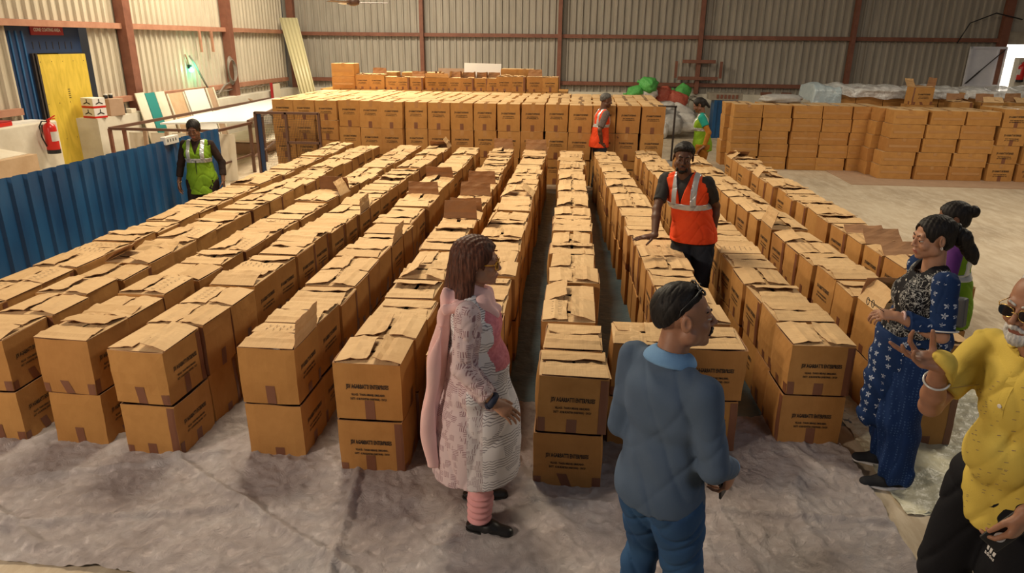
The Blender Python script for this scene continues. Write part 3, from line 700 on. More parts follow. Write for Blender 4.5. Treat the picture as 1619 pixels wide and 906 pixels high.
# boxes on the dado end
def fan_carton(loc, lab):
    w = empty('fan_carton', loc, R(-18), label=lab, cat='carton', group='white and red fan cartons')
    MB().box(-.15, .15, -.12, .12, 0, .17).obj('carton_body', M['white'], w, bevel=.004)
    MB().box(-.151, .151, -.122, .122, 0.002, .035).obj('red_band', M['red'], w)
    for sgn, side in ((-1, 0), (1, 1)):
        b = MB()
        for a in (90, 210, 330):
            q = R(a); 
            if side == 0: b.obox((0, -.1225, .095), (.095*math.cos(q), -.1225, .095+.055*math.sin(q)), .018, .002, (0, 1, 0))
            else: b.obox((.1525, 0, .095), (.1525, .075*math.cos(q), .095+.055*math.sin(q)), .018, .002, (1, 0, 0))
        b.obj('fan_print', M['ink'], w)
    return w
fan_carton((-8.56, 11.84, 1.072), 'lower white and red carton printed with fan blades, on the wall end')
fan_carton((-8.56, 11.84, 1.246), 'upper white and red carton printed with fan blades, on the wall end')
b = empty('cardboard_box', (-8.55, 12.28, 1.072), R(-16), label='plain brown box right of the white and red cartons', cat='box')
MB().box(-.16, .16, -.15, .15, 0, .30).obj('box_body', M['brownboard'], b, bevel=.004); MB().box(-.025, .025, -.152, .152, .298, .303).obj('tape', M['tape'], b)
for i, (yy, dx) in enumerate(((12.20, 0), (12.31, .02))):
    j = empty('jar', (-8.56+dx, yy, 1.376), label=f'{("left", "right")[i]} dark jar standing on the plain brown box', cat='jar')
    MB().lathe([(.035, 0), (.038, .01), (.038, .055), (.03, .06)], n=14).obj('jar_body', M['black'], j, smooth=True); MB().lathe([(.034, .06), (.034, .075)], n=14).obj('lid', M['white'], j)
for i, (yy, h, m_) in enumerate(((12.60, .17, 'darksteel'), (12.68, .08, 'cream'))):
    MB().box(-.07, .07, -.08, .08, 0, h).obj('small_tin', M[m_], loc=(-8.6+.1*i, yy+.08*i, 1.072), label=('dark tin next to the plain brown box on the wall', 'low pale tin in front of the dark tin on the wall')[i], cat='tin', bevel=.006)
# boards leaning on the dado wall
def leaning(y0, y1, ztop, zbot, m_, name, lab, lean=.25, t=.02, cat='board', frame=False):
    xt = -8.50+t if ztop < 1.1 else -8.47; o = empty(name, (0, 0, 0), label=lab, cat=cat)
    a = Vector((-8.44, 0, ztop)); bq = Vector((-8.44+lean, 0, zbot)); d_ = (bq-a).normalized(); nr = Vector((-d_.z, 0, d_.x)); nr = nr if nr.x > 0 else -nr
    v_ = [];
    for off in (0, t):
        for z_, yy in ((0, y0), (0, y1), (1, y1), (1, y0)):
            p = (a if z_ == 0 else bq)+nr*off; v_.append((p.x, yy+.06*(z_), p.z))
    MB().add(v_, [(0, 1, 2, 3), (7, 6, 5, 4), (0, 4, 5, 1), (1, 5, 6, 2), (2, 6, 7, 3), (3, 7, 4, 0)]).obj('panel', M[m_], o)
    if frame:
        for e in (0, 1):
            yy = (y0, y1)[e]; p = a+nr*(t+.01); q = bq+nr*(t+.01); MB().obox((p.x, yy+(.03 if e == 0 else -.03), p.z), (q.x, yy+.06+(.03 if e == 0 else -.03), q.z), .06, .02).obj('edge_strip', M[frame], o)
    return o
leaning(12.86, 13.14, 1.42, .02, 'cream', 'leaning_panel', 'narrow cream panel leaning on the wall left of the teal board')
leaning(13.16, 13.48, 1.40, .02, 'teal', 'leaning_panel', 'teal green board leaning against the low wall', .27)
leaning(13.50, 13.82, 1.40, .02, 'cream', 'leaning_panel', 'cream panel leaning right of the teal board', .25)
leaning(13.86, 14.52, 1.34, .02, 'ply', 'leaning_panel', 'brown plywood panel with pale edges leaning on the wall', .29, frame='cream')
leaning(14.58, 15.38, 1.36, .02, 'white', 'leaning_panel', 'large off-white board leaning on the low wall', .30)
leaning(15.42, 15.80, 1.36, .02, 'brownboard', 'leaning_panel', 'brown board with cream edge, last of the leaning boards', .27, frame='cream')
bo = empty('bottle', (-8.6, 16.05, 1.072), label='clear bottle with yellow liquid standing on the low wall', cat='bottle')
MB().lathe([(.035, 0), (.038, .02), (.038, .15), (.015, .20), (.013, .23)], n=14).obj('bottle_body', M['fibre'], bo, smooth=True); MB().lathe([(.016, .23), (.016, .25)], n=12).obj('cap', M['white'], bo)
# green lamp, cables, coil
lp = empty('indicator_lamp', (-8.70, 15.46, 1.72), label='glowing green lamp bulb on the corrugated left wall', cat='lamp')
MB().lathe([(.02, -.02), (.05, 0), (.055, .04), (.03, .075), (.012, .09)], n=14).obj('bulb', M['glow_green'], lp, smooth=True)
MB().box(-.06, -.0, -.04, .04, .06, .14).obj('holder', M['black'], lp); MB().tube([(-.02, 0, .1), (-.02, -.1, .3), (-.03, -.12, .36)], .016, 8).obj('arm_bracket', M['rust_l'], lp)
pl = bpy.data.lights.new('lamp_glow', 'POINT'); pl.energy = 7; pl.color = (.1, 1, .55); pl.shadow_soft_size = .04
po = bpy.data.objects.new('lamp_glow', pl); C.objects.link(po); po.location = (-8.60, 15.46, 1.76)
MB().tube([(-8.7, 15.46, 2.05), (-8.66, 15.55, 1.9), (-8.62, 15.75, 1.55), (-8.6, 16.0, 1.22), (-8.6, 16.35, 1.17), (-8.6, 16.7, 1.36), (-8.62, 17.0, 1.40), (-8.64, 17.25, 1.36)], .022, 8).obj('wall_cable', M['cable'], smooth=True, label='thick grey cable hanging in a loop from the green lamp', cat='cable')
co = MB()
for k in range(5):
    pts = []
    for a in range(25):
        q = 2*PI*a/24; pts.append((-8.56+.012*k, 17.02+(.16+.012*k)*math.cos(q), 1.68+(.33-.02*k)*math.sin(q)))
    co.tube(pts, .012, 6, caps=False)
co.obj('cable_coil', M['cable'], smooth=True, kind='stuff', label='coil of grey cable hung beside the second rust-red post', cat='cable')
for i, (a, b_, z) in enumerate(((17.5, 20.3, 1.22), (14.2, 17.1, 1.22))):
    pts = [(-8.62, a+(b_-a)*k/12, z+.06*vnoise(k*.9, i*7.)) for k in range(13)]
    MB().tube(pts, .012, 6).obj('wall_cable', M['cable'], smooth=True, label=('thin cable running along the low wall right of the second post', 'thin cable running along the low wall between the posts')[i], cat='cable')
# translucent corrugated sheet in the corner and the little framed panel
cs_ = MB(); nseg = 24; v_ = []
for k in range(nseg+1):
    fx = k/nseg; 
    for top in (0, 1):
        z_ = .02 if not top else 2.99; bx = -7.72 if not top else -8.66; X = bx+(.50 if not top else .58)*fx; Y = (19.6 if not top else 20.42)-.12*fx+.018*math.sin(fx*PI*10); v_.append((X, Y, z_))
cs_.add(v_, [(2*k, 2*k+2, 2*k+3, 2*k+1) for k in range(nseg)])
o = cs_.obj('corrugated_sheet', M['fibre'], smooth=True, label='tall pale yellow translucent corrugated sheet leaning in the corner', cat='sheet'); sm = o.modifiers.new('s', 'SOLIDIFY'); sm.thickness = .004
fr = empty('framed_panel', (-8.44, 18.9, 0), label='small cream panel with dark red edge leaning in the corner', cat='panel')
MB().box(.02, .05, 0, .5, .02, 1.26).obj('panel', M['cream'], fr); MB().box(0.01, .07, -.05, 0, .02, 1.3).obj('edge_strip', M['sign'], fr)

# steel table frame
tb = empty('steel_table', (-6.18, 11.5, 0), label='long brown steel work table with white top behind the fence', cat='table')
A_, B_, C_ = (0, 0, .93), (-1.92, 0, .93), (-1.55, 6.6, .93)
MB().obox(A_, B_, .045, .045).obj('front_rail', M['steel'], tb)
MB().obox((0, 0, .93), (0.02, 1.3, .93), .045, .045).obj('side_rail', M['steel'], tb)
MB().obox((-.05, 1.32, .95), (-1.3, 6.9, .95), .05, .05).obj('side_rail', M['steel'], tb)
MB().obox((-1.92, .0, .93), (-1.95, 6.6, .95), .05, .05).obj('side_rail', M['steel'], tb)
MB().add([(-1.45, .75, .955), (-.10, 1.3, .955), (-1.27, 6.85, .955), (-1.9, 6.85, .955), (-1.45, .75, .925), (-.10, 1.3, .925), (-1.27, 6.85, .925), (-1.9, 6.85, .925)], [(0, 1, 2, 3), (7, 6, 5, 4), (0, 4, 5, 1), (1, 5, 6, 2), (2, 6, 7, 3), (3, 7, 4, 0)]).obj('tabletop', M['tabletop'], tb)
for lx, ly in ((0, 0), (-1.92, 0), (-1.66, 0.0), (-.02, 1.3), (-.32, 2.5), (-.75, 4.6), (-1.3, 6.8), (-1.9, 6.7)):
    MB().box(lx-.025, lx+.025, ly-.025, ly+.025, 0, .93).obj('leg', M['steel'] if lx > -1.5 else M['rust'], tb)
MB().obox((-.02, 1.3, .28), (-1.28, 6.6, .28), .035, .035).obj('lower_rail', M['steel'], tb); MB().obox((0, 0, .35), (-.02, 1.3, .35), .03, .03).obj('lower_rail', M['steel'], tb)
# slatted white panels stored inside the table frame
for k in range(5):
    MB().box(-.17, .17, -.012, .012, 0, .82).obj('upright_board', M['cream'], loc=(-7.86+k*.40, 11.86+.01*k, .003), rot=(R(-4), 0, 0), label=f'cream panel stored upright under the steel table, {COLN[k] if k else "leftmost"} of five', cat='panel')
for k in range(4):
    MB().box(-.03, .03, -.02, .02, 0, .86).obj('stored_batten', M['brownboard'], loc=(-7.66+k*.40, 11.75, .003), rot=(R(-4), 0, 0), label=f'brown batten standing between the stored cream panels, {COLN[k] if k else "leftmost"} of four', cat='batten')
# low shelf and pale planks under the table at right
MB().box(-8.1, -6.75, 14.6, 19.3, .30, .33).obj('stored_board', M['cream'], label='pale board lying on the lower rails of the long table', cat='board')
MB().box(-8.15, -7.0, 14.9, 19.5, .0, .24).obj('timber_beam', M['brownboard'], bevel=.01, label='long low brown timber plinth on the floor under the table', cat='plinth')
MB().obox((-8.35, 17.4, .98), (-7.75, 17.9, .35), .3, .03).obj('stored_board', M['brownboard'], label='brown board leaning at the low wall behind the table', cat='board')
# mesh cage panel
cg = empty('cage_panel', (-5.75, 12.12, 0), label='brown steel frame with wire mesh standing in front of far block', cat='cage')
for a, b_ in (((0, 0, .0), (0, 0, 1.2)), ((1.16, 0, 0), (1.16, 0, 1.2)), ((.56, 0, 0), (.56, 0, 1.2)), ((0, 0, 1.19), (1.16, 0, 1.19)), ((.56, 0, .68), (1.16, 0, .68)), ((0, 0, .05), (1.16, 0, .05))):
    MB().obox(a, b_, .05, .04).obj('frame_bar', M['steel'], cg)
MB().box(.03, .10, .0, .02, .05, 1.17).obj('blue_plate', M['bluedark'], cg)
wm = MB()
for k in range(38): wm.box(.02, 1.14, .015, .018, .06+k*.03, .063+k*.03)
for k in range(38): wm.box(.02+k*.03, .023+k*.03, .018, .021, .06, 1.17)
wm.obj('wire_mesh', M['darksteel'], cg, kind='stuff')
# ceiling fan
fa = empty('ceiling_fan', (-4.0, 12.6, 3.02), label='brown ceiling fan with three blades hanging in front of the back wall', cat='fan')
MB().lathe([(.03, -.05), (.10, -.03), (.12, .02), (.10, .06), (.03, .08)], n=20).obj('motor', M['steel'], fa, smooth=True)
MB().tube([(0, 0, .08), (0, 0, 2.2)], .015, 8).obj('rod', M['steel'], fa)
for a in (8, 128, 248):
    q = R(a); b = MB().box(.10, .60, -.06, .06, 0, .006).obj('blade', M['steel'] if a != 128 else M['white'], fa); b.rotation_euler = (R(8), 0, q)

# ------------------------------------------------------------------ sacks, cart, blue locker at the back
def sack(loc, size, rot, m_, lab, seed, name='sack', tie=True, group='sacks heaped at the back wall'):
    o = empty(name, loc, 0, label=lab, cat='sack', group=group); o.rotation_euler = rot
    bm = bmesh.new(); bmesh.ops.create_icosphere(bm, subdivisions=4, radius=1)
    for v in bm.verts:
        p = v.co.copy(); sg = lambda t, e: math.copysign(abs(t)**e, t)
        q = Vector((sg(p.x, .62)*size[0], sg(p.y, .8)*size[1], sg(p.z, .8)*size[2]))
        n_ = noise.noise(p*2.2+Vector((seed, 0, 0)))*.16+noise.noise(Vector((p.x*3, p.y*11, p.z*11+seed)))*.045
        pin = 1-.35*max(0, abs(p.x)-.72)/.28; q.y *= pin; q.z *= pin; v.co = q*(1+n_)
    me = bpy.data.meshes.new('sack_body'); bm.to_mesh(me); bm.free(); me.materials.append(M[m_]); me.polygons.foreach_set('use_smooth', [True]*len(me.polygons)); link('sack_body', me, o)
    if tie: MB().lathe([(.02, 0), (.035, .02), (.02, .05), (.05, .10), (.0, .11)], n=10).obj('tied_neck', M[m_], o, loc=(-size[0]*.98, 0, 0), rot=(0, R(-90), 0), smooth=True)
    return o
SP = [((1040, 201), 19.7, 'sackwhite', (.34, .22, .13), 0, 'white sack lying flat at the bottom right of the sack heap'), ]
def wp(u, v, Y_):  # place a thing where a sight line meets the depth Y_ (used once at build time, gives plain coordinates)
    d = (r2*((u-809.5)/F)+u2*((453-v)/F)+fw); t = Y_/d.y; return Vector((d.x*t, Y_, CH+d.z*t))
SK = [((1083, 200), 19.6, 'sackwhite', (0.34, 0.22, 0.14), 2, 'white woven sack at the bottom right of the sack heap'), ((1062, 197), 19.4, 'sackgrey', (.28, .24, .27), 0, 'round grey sack at the bottom middle of the heap'),
      ((1046, 205), 19.3, 'sackwhite', (.17, .2, .24), 5, 'white sack at the bottom left edge of the heap'), ((1081, 189), 19.7, 'sackwhite', (0.34, 0.21, 0.17), 3, 'bulging white sack in the middle right of the heap'),
      ((1057, 183), 19.8, 'sackgrey', (.33, .25, .20), 8, 'grey white sack in the middle left of the heap'), ((1078, 175), 19.9, 'sackwhite', (0.36, 0.21, 0.16), 25, 'dirty white sack under the lower red sack'),
      ((1050, 170), 19.9, 'sackwhite', (.30, .25, .18), -10, 'white sack mostly hidden behind the cart pole'), ((1070, 158), 20.0, 'sackred', (0.30, 0.21, 0.22), 20, 'lower red mesh sack with a tied mouth'),
      ((1047, 152), 20.1, 'sackred', (0.28, 0.21, 0.25), -15, 'upper red mesh sack on the heap'), ((1075, 151), 20.3, 'sackgreen', (.20, .2, .34), 35, 'thin green sack behind the lower red sack'),
      ((1026, 147), 19.8, 'sackwhite', (.24, .22, .15), 0, 'small white sack between the green sacks and the cartons')]
for i, ((u, v), Y_, m_, sz, rz_, lab) in enumerate(SK):
    p = wp(u, v, Y_); p.z = max(p.z, sz[2]*1.02); sack(p, (sz[0], sz[1], sz[2]), (0, R(rz_), R(rz_*.5)), m_, lab, i*3.1)
# green sacks on top of cartons at the back right of the block
bx = MB()
for k in range(3): bx.box(1.30, 2.0, 19.3, 20.1, .003+k*.33, .33+k*.33)
bx.box(.9, 1.28, 19.3, 20.1, .003, .99)
bx.obj('crate', M['card'], kind='stuff', label='stacked cartons hidden beneath the two green mesh sacks', cat='cartons')
for i, (u, v, sz, rz_, lab) in enumerate(((1004, 145, (.22, .18, .15), -15, 'left green mesh sack above the far block'), (1025, 134, (.25, .21, .19), 12, 'right green mesh sack with gathered top, above the far block'))):
    p = wp(u, v, 19.7); sack(p, sz, (0, R(rz_), R(-40*i)), 'sackgreen', lab, 40+i*3)
# grey sack and white plastic on the wall behind the right stacks
p = wp(1168, 157, 17.0); sack((4.1, 15.35, 1.36), (.42, .2, .09), (0, 0, 0), 'sackgrey', 'flat grey sack lying on top of the right rear stack', 61, group=None, tie=False)
# cart with pole and blue deck
ct = empty('trolley', (1.42, 12.35, 0), label='blue-decked hand trolley with tall dark pole beside the far block', cat='trolley')
MB().box(.16, .19, .08, .11, .0, 1.40).obj('pole', M['darksteel'], ct); MB().box(-.12, .20, .08, .11, 1.385, 1.415).obj('handle', M['darksteel'], ct)
MB().box(.05, .40, -.3, .45, .16, .20).obj('deck', M['blue'], ct)
for a in ((.10, -.24), (.35, -.24), (.10, .4), (.35, .4)): w_ = MB().lathe([(.06, -.02), (.065, 0), (.06, .02)], n=16).obj('wheel', M['black'], ct, loc=(a[0], a[1], .07), rot=(R(90), 0, 0)); MB().box(a[0]-.01, a[0]+.01, a[1]+.03, a[1]+.04, .07, .17).obj('wheel_fork', M['darksteel'], ct)
sack((1.64, 12.5, .35), (.24, .17, .13), (0, 0, R(30)), 'sackgrey', 'dark grey sack lying on the blue trolley', 77, group=None)
# blue locker with a dark header
lk = empty('blue_locker', (3.85, 19.9, 0), label='blue corrugated locker with rusty grille on top, at the back wall', cat='locker')
MB().box(-.32, .30, -.25, .25, 0, 1.0).obj('locker_body', M['blue'], lk)
for k in range(5): MB().box(-.28+k*.12, -.24+k*.12, -.27, -.25, .03, .97).obj('door_rib', M['blue'], lk)
MB().box(-.45, .40, -.26, .26, 1.0, 1.18).obj('top_grille', M['concrete'], lk)
for k in range(6): MB().box(-.28+k*.1, -.22+k*.1, -.275, -.26, 1.04, 1.14).obj('grille_bar', M['rust'], lk)
MB().tube([(2.9, WY-.03, 1.0)]+[(3.15+.18*math.cos(a*.5), WY-.03, .80+.22*math.sin(a*.5)) for a in range(12)], .012, 6).obj('wall_cable', M['cable'], smooth=True, label='thin cable loop hanging on the whitewashed wall behind green-vested woman', cat='cable')
MB().tube([(9.9, WY-.15, 2.5), (10.1, WY-.2, 3.0), (10.7, WY-.2, 3.25), (11.4, WY-.15, 3.1)], .016, 8).obj('wall_cable', M['black'], smooth=True, label='thick black cable arching above the right doorway', cat='cable')
for i, (x_, w_) in enumerate(((6.05, .28), (6.6, .26))): MB().box(-w_/2, w_/2, -.06, .06, 0, .07).obj('brick', M['rust'], loc=(x_-.9, WY-.0, 1.072), label=f'{("left", "right")[i]} red brick lying on the back dado wall', cat='brick')
# ------------------------------------------------------------------ figure modelling: signed distance fields turned into one continuous surface
V3 = lambda *a: np.array(a, float)
def ln(v): return np.sqrt((v*v).sum(-1))
def unit(v): v = np.array(v, float); return v/np.linalg.norm(v)
def rmat(ax, ay, az): return np.array(Euler((R(ax), R(ay), R(az))).to_matrix())
def ell(c, r, rot=None):
    c = np.array(c, float); r = np.array(r, float)
    def f(P):
        q = P-c
        if rot is not None: q = q@rot
        k0 = ln(q/r); k1 = ln(q/(r*r))+1e-9; return np.where(k0 < 1e-4, -r.min(), k0*(k0-1)/k1)
    return f
def rc(a, b, ra, rb):
    a = np.array(a, float); b = np.array(b, float); ba = b-a; L2 = (ba@ba)+1e-12
    def f(P):
        pa = P-a; h = np.clip(pa@ba/L2, 0, 1); return ln(pa-h[:, None]*ba)-(ra+(rb-ra)*h)
    return f
def rcf(a, b, ra, rb, n, flat):   # round cone flattened along n by a factor
    a = np.array(a, float); b = np.array(b, float); ba = b-a; L2 = (ba@ba)+1e-12; n = unit(n)
    def f(P):
        pa = P-a; h = np.clip(pa@ba/L2, 0, 1); q = pa-h[:, None]*ba; dn = q@n; q = q+(dn*(1/flat-1))[:, None]*n
        return (ln(q)-(ra+(rb-ra)*h))*flat*1.1
    return f
def U(k, *fs):
    def f(P):
        d = fs[0](P)
        for g in fs[1:]:
            e = g(P); h = np.clip(.5+.5*(e-d)/k, 0, 1); d = e+(d-e)*h-k*h*(1-h)
        return d
    return f
def SUB(k, a, *bs):
    def f(P):
        d = a(P)
        for b in bs:
            e = -b(P); m = np.maximum(d, e); t = np.maximum(k-np.abs(d-e), 0)/k; d = m+t*t*k*.25
        return d
    return f
def INT(a, *bs):
    def f(P):
        d = a(P)
        for b in bs: d = np.maximum(d, b(P))
        return d
    return f
def half(p, n):      # keeps the side where (P-p).n < 0
    p = np.array(p, float); n = unit(n); return lambda P: (P-p)@n
def inflate(f, t): return lambda P: f(P)-t
def wrinkle(f, amp, scale, seed=0., stretch=(1, 1, 1)):
    s = np.array(stretch, float)*scale
    def g(P):
        q = P*s+seed; w = np.sin(q[:, 0]*1.2+2.1*np.sin(q[:, 2]*.6+q[:, 1]*.5))+.6*np.sin(q[:, 1]*2.1+1.9*np.sin(q[:, 2]*1.1+2.2))
        c1 = 1-np.abs(np.sin(q[:, 2]*.85+1.5*np.sin(q[:, 0]*.6+q[:, 1]*.7)+q[:, 0]*.55)); c2 = 1-np.abs(np.sin(q[:, 0]*.7-q[:, 2]*.5+q[:, 1]*.8+1.3*np.sin(q[:, 2]*.5+1)))
        return f(P)+amp*(w*.28+1.15*c1**4+.9*c2**4)
    return g
def mesh_field(f, lo, hi, h, lip=1.25):
    lo = np.array(lo, float); hi = np.array(hi, float); B = 6
    nb = np.ceil((hi-lo)/(h*B)).astype(int)+1; n = nb*B+1
    bc = [lo[a]+(np.arange(nb[a])+.5)*B*h for a in range(3)]
    G = np.stack(np.meshgrid(*bc, indexing='ij'), -1).reshape(-1, 3); dc = f(G)
    D = np.repeat(np.repeat(np.repeat(dc.reshape(nb), B, 0), B, 1), B, 2)
    D = np.pad(D, ((0, 1), (0, 1), (0, 1)), mode='edge').astype(np.float32)
    near = np.argwhere((np.abs(dc) < B*h*.5*1.74*lip+h*2).reshape(nb))
    off = np.stack(np.meshgrid(*[np.arange(B+1)]*3, indexing='ij'), -1).reshape(-1, 3)
    for s in range(0, len(near), 1500):
        idx = (near[s:s+1500, None, :]*B+off[None]).reshape(-1, 3)
        D[idx[:, 0], idx[:, 1], idx[:, 2]] = f(lo+idx*h)
    D[0] = D[-1] = 1; D[:, 0] = D[:, -1] = 1; D[:, :, 0] = D[:, :, -1] = 1
    S = D < 0
    cnt = np.zeros(np.array(S.shape)-1, np.int8)
    for i in (0, 1):
        for j in (0, 1):
            for k in (0, 1): cnt += S[i:S.shape[0]-1+i, j:S.shape[1]-1+j, k:S.shape[2]-1+k]
    cells = np.argwhere((cnt > 0) & (cnt < 8))
    if not len(cells): return np.zeros((0, 3)), np.zeros((0, 4), int)
    cid = -np.ones(cnt.shape, np.int32); cid[cells[:, 0], cells[:, 1], cells[:, 2]] = np.arange(len(cells))
    cor = np.array([(i, j, k) for i in (0, 1) for j in (0, 1) for k in (0, 1)])
    val = np.stack([D[cells[:, 0]+c[0], cells[:, 1]+c[1], cells[:, 2]+c[2]] for c in cor], 1).astype(float)
    acc = np.zeros((len(cells), 3)); num = np.zeros(len(cells))
    for a in range(8):
        for b in range(a+1, 8):
            if np.abs(cor[a]-cor[b]).sum() != 1: continue
            va, vb = val[:, a], val[:, b]; m = (va < 0) != (vb < 0); t = np.where(m, va/(va-vb+1e-12*(~m)), 0)
            acc += np.where(m[:, None], cor[a]+(cor[b]-cor[a])*t[:, None], 0); num += m
    V = lo+(cells+acc/num[:, None])*h; Q = []
    for ax in range(3):
        o1, o2 = [a for a in range(3) if a != ax]
        s0 = [slice(1, -1)]*3; s0[ax] = slice(0, -1); s1 = [slice(1, -1)]*3; s1[ax] = slice(1, None)
        A_, B_ = S[tuple(s0)], S[tuple(s1)]; e = np.argwhere(A_ != B_)
        if not len(e): continue
        ins = A_[e[:, 0], e[:, 1], e[:, 2]]; g = e.copy(); g[:, o1] += 1; g[:, o2] += 1
        def C4(d1, d2): q = g.copy(); q[:, o1] += d1; q[:, o2] += d2; return cid[q[:, 0], q[:, 1], q[:, 2]]
        q = np.stack([C4(-1, -1), C4(0, -1), C4(0, 0), C4(-1, 0)], 1)
        flip = ins if ax != 1 else ~ins
        Q.append(np.where(flip[:, None], q, q[:, ::-1]))
    return V, np.concatenate(Q)
def np_mesh(name, parts, mats, matfn=None):
    vs_ = []; qs = []; n0 = 0
    for V, Q in parts: vs_.append(V); qs.append(Q+n0); n0 += len(V)
    V = np.concatenate(vs_); Q = np.concatenate(qs)
    me = bpy.data.meshes.new(name); me.vertices.add(len(V)); me.vertices.foreach_set('co', V.astype(np.float32).ravel())
    me.loops.add(len(Q)*4); me.loops.foreach_set('vertex_index', Q.astype(np.int32).ravel())
    me.polygons.add(len(Q)); me.polygons.foreach_set('loop_start', np.arange(0, len(Q)*4, 4, dtype=np.int32))
    me.polygons.foreach_set('use_smooth', np.ones(len(Q), bool))
    for m_ in mats: me.materials.append(m_)
    if matfn is not None: me.polygons.foreach_set('material_index', matfn(V[Q].mean(1)).astype(np.int32))
    me.update(calc_edges=True); return me

# --- head, hand, arm builders (all in the figure's own frame: +Y ahead, +X its right, Z up)
class Head:
    def __init__(s, c, yaw=0, pitch=0, roll=0, k=1., female=False, beard=False):
        s.c = np.array(c, float); s.Rm = rmat(pitch, roll, yaw); s.k = k; s.female = female
    def T(s, p): return s.c+s.Rm@(np.array(p, float)*s.k)
    def L(s, P): return ((P-s.c)@s.Rm)/s.k
    def wrap(s, f): return lambda P: f(s.L(P))*s.k
    def skin(s, fat=1., nose=1.):
        k = U(.022, ell((0, -.014, .032), (.073*fat, .093, .080)), ell((0, .032, -.025), (.056*fat, .056, .072)))
        k = U(.018, k, ell((0, .036, -.072), (.044*fat, .044, .036)), ell((0, .070, -.094), (.020, .018, .016)), ell((.047*fat, .012, -.06), (.022, .03, .03)), ell((-.047*fat, .012, -.06), (.022, .03, .03)))
        k = U(.012, k, rc((-.034, .074, .024), (.034, .074, .024), .012, .012), ell((.036*fat, .062, -.032), (.022, .022, .022)), ell((-.036*fat, .062, -.032), (.022, .022, .022)), ell((0, .078, -.062), (.027, .018, .020)))
        k = SUB(.012, k, ell((.031, .100, .003), (.018, .016, .010)), ell((-.031, .100, .003), (.018, .016, .010)))
        k = U(.009, k, rc((0, .086, .010), (0, .1035*nose, -.026), .0065, .0098), ell((.012, .094, -.031), (.008, .010, .007)), ell((-.012, .094, -.031), (.008, .010, .007)))
        k = U(.003, k, ell((.031, .076, .007), (.0155, .0150, .0095)), ell((-.031, .076, .007), (.0155, .0150, .0095)), ell((.031, .075, -.006), (.014, .0135, .006)), ell((-.031, .075, -.006), (.014, .0135, .006)))
        k = U(.003, k, rc((-.017, .088, -.0575), (.017, .088, -.0575), .0052, .0052), rc((-.010, .0945, -.0565), (.010, .0945, -.0565), .005, .005), rc((-.014, .087, -.068), (.014, .087, -.068), .0062, .0062))
        k = SUB(.003, k, rc((-.022, .0965, -.0625), (.022, .0965, -.0625), .0016, .0016))
        for sx in (-1, 1):
            er = rmat(0, 0, sx*-18); k = U(.006, k, ell((sx*.078*fat, -.008, -.004), (.008, .019, .031), er)); k = SUB(.004, k, ell((sx*.086*fat, -.004, 0), (.006, .010, .017), er))
        return s.wrap(k)
    def hair_short(s, t=.012, rec=0., amp=.003, nape=-.05):
        s0 = U(.02, ell((0, -.014, .032), (.073, .093, .081)), ell((0, -.05, -.012), (.062, .045, .05)))
        sh = lambda P: s0(P)-(.0015+t*np.clip(np.minimum((P[:, 2]-.022-rec-.80*P[:, 1])/.04, (P[:, 2]-nape)/.05), 0, 1)**.6)
        f = INT(sh, lambda P: (.022+rec+.80*P[:, 1]-P[:, 2]+.004*np.sin(P[:, 0]*210)*np.sin(P[:, 1]*170+2))/1.28, lambda P: nape-P[:, 2], lambda P: (P[:, 1]-.072+rec*.8)/1.)
        return s.wrap(wrinkle(f, amp, 95, 1.3, (1, 1, .5)))
    def lips(s, P):
        q = s.L(P); return (np.abs(q[:, 0]) < .021) & (q[:, 1] > .084) & (q[:, 2] < -.0545+.0012) & (q[:, 2] > -.0735+abs(0))
    def eyes(s, parent, iris='iris_brown'):
        for sx in (-1, 1):
            mb = MB(); n1, n2 = 20, 12
            c = V3(sx*.031, .0765, .0008)
            for i in range(n2+1):
                a = PI*i/n2
                for j in range(n1): b = 2*PI*j/n1; p = c+.0128*V3(math.sin(a)*math.cos(b), math.cos(a), math.sin(a)*math.sin(b)); mb.v.append(tuple(s.T(p)))
            for i in range(n2):
                for j in range(n1): mb.f.append((i*n1+j, i*n1+(j+1) % n1, (i+1)*n1+(j+1) % n1, (i+1)*n1+j)); mb.mi.append(2 if i < 1 else (1 if i < 3 else 0))
            mb.obj('eye', [M['eyewhite'], M[iris], M['black']], parent, smooth=True)
    def brow_f(s, t=.0045):
        fs = []
        for sx in (-1, 1): fs += [rc((sx*.012, .0885, .023), (sx*.032, .0850, .029), t, t), rc((sx*.032, .0850, .029), (sx*.050, .068, .024), t, t*.5)]
        return s.wrap(U(.003, *fs))
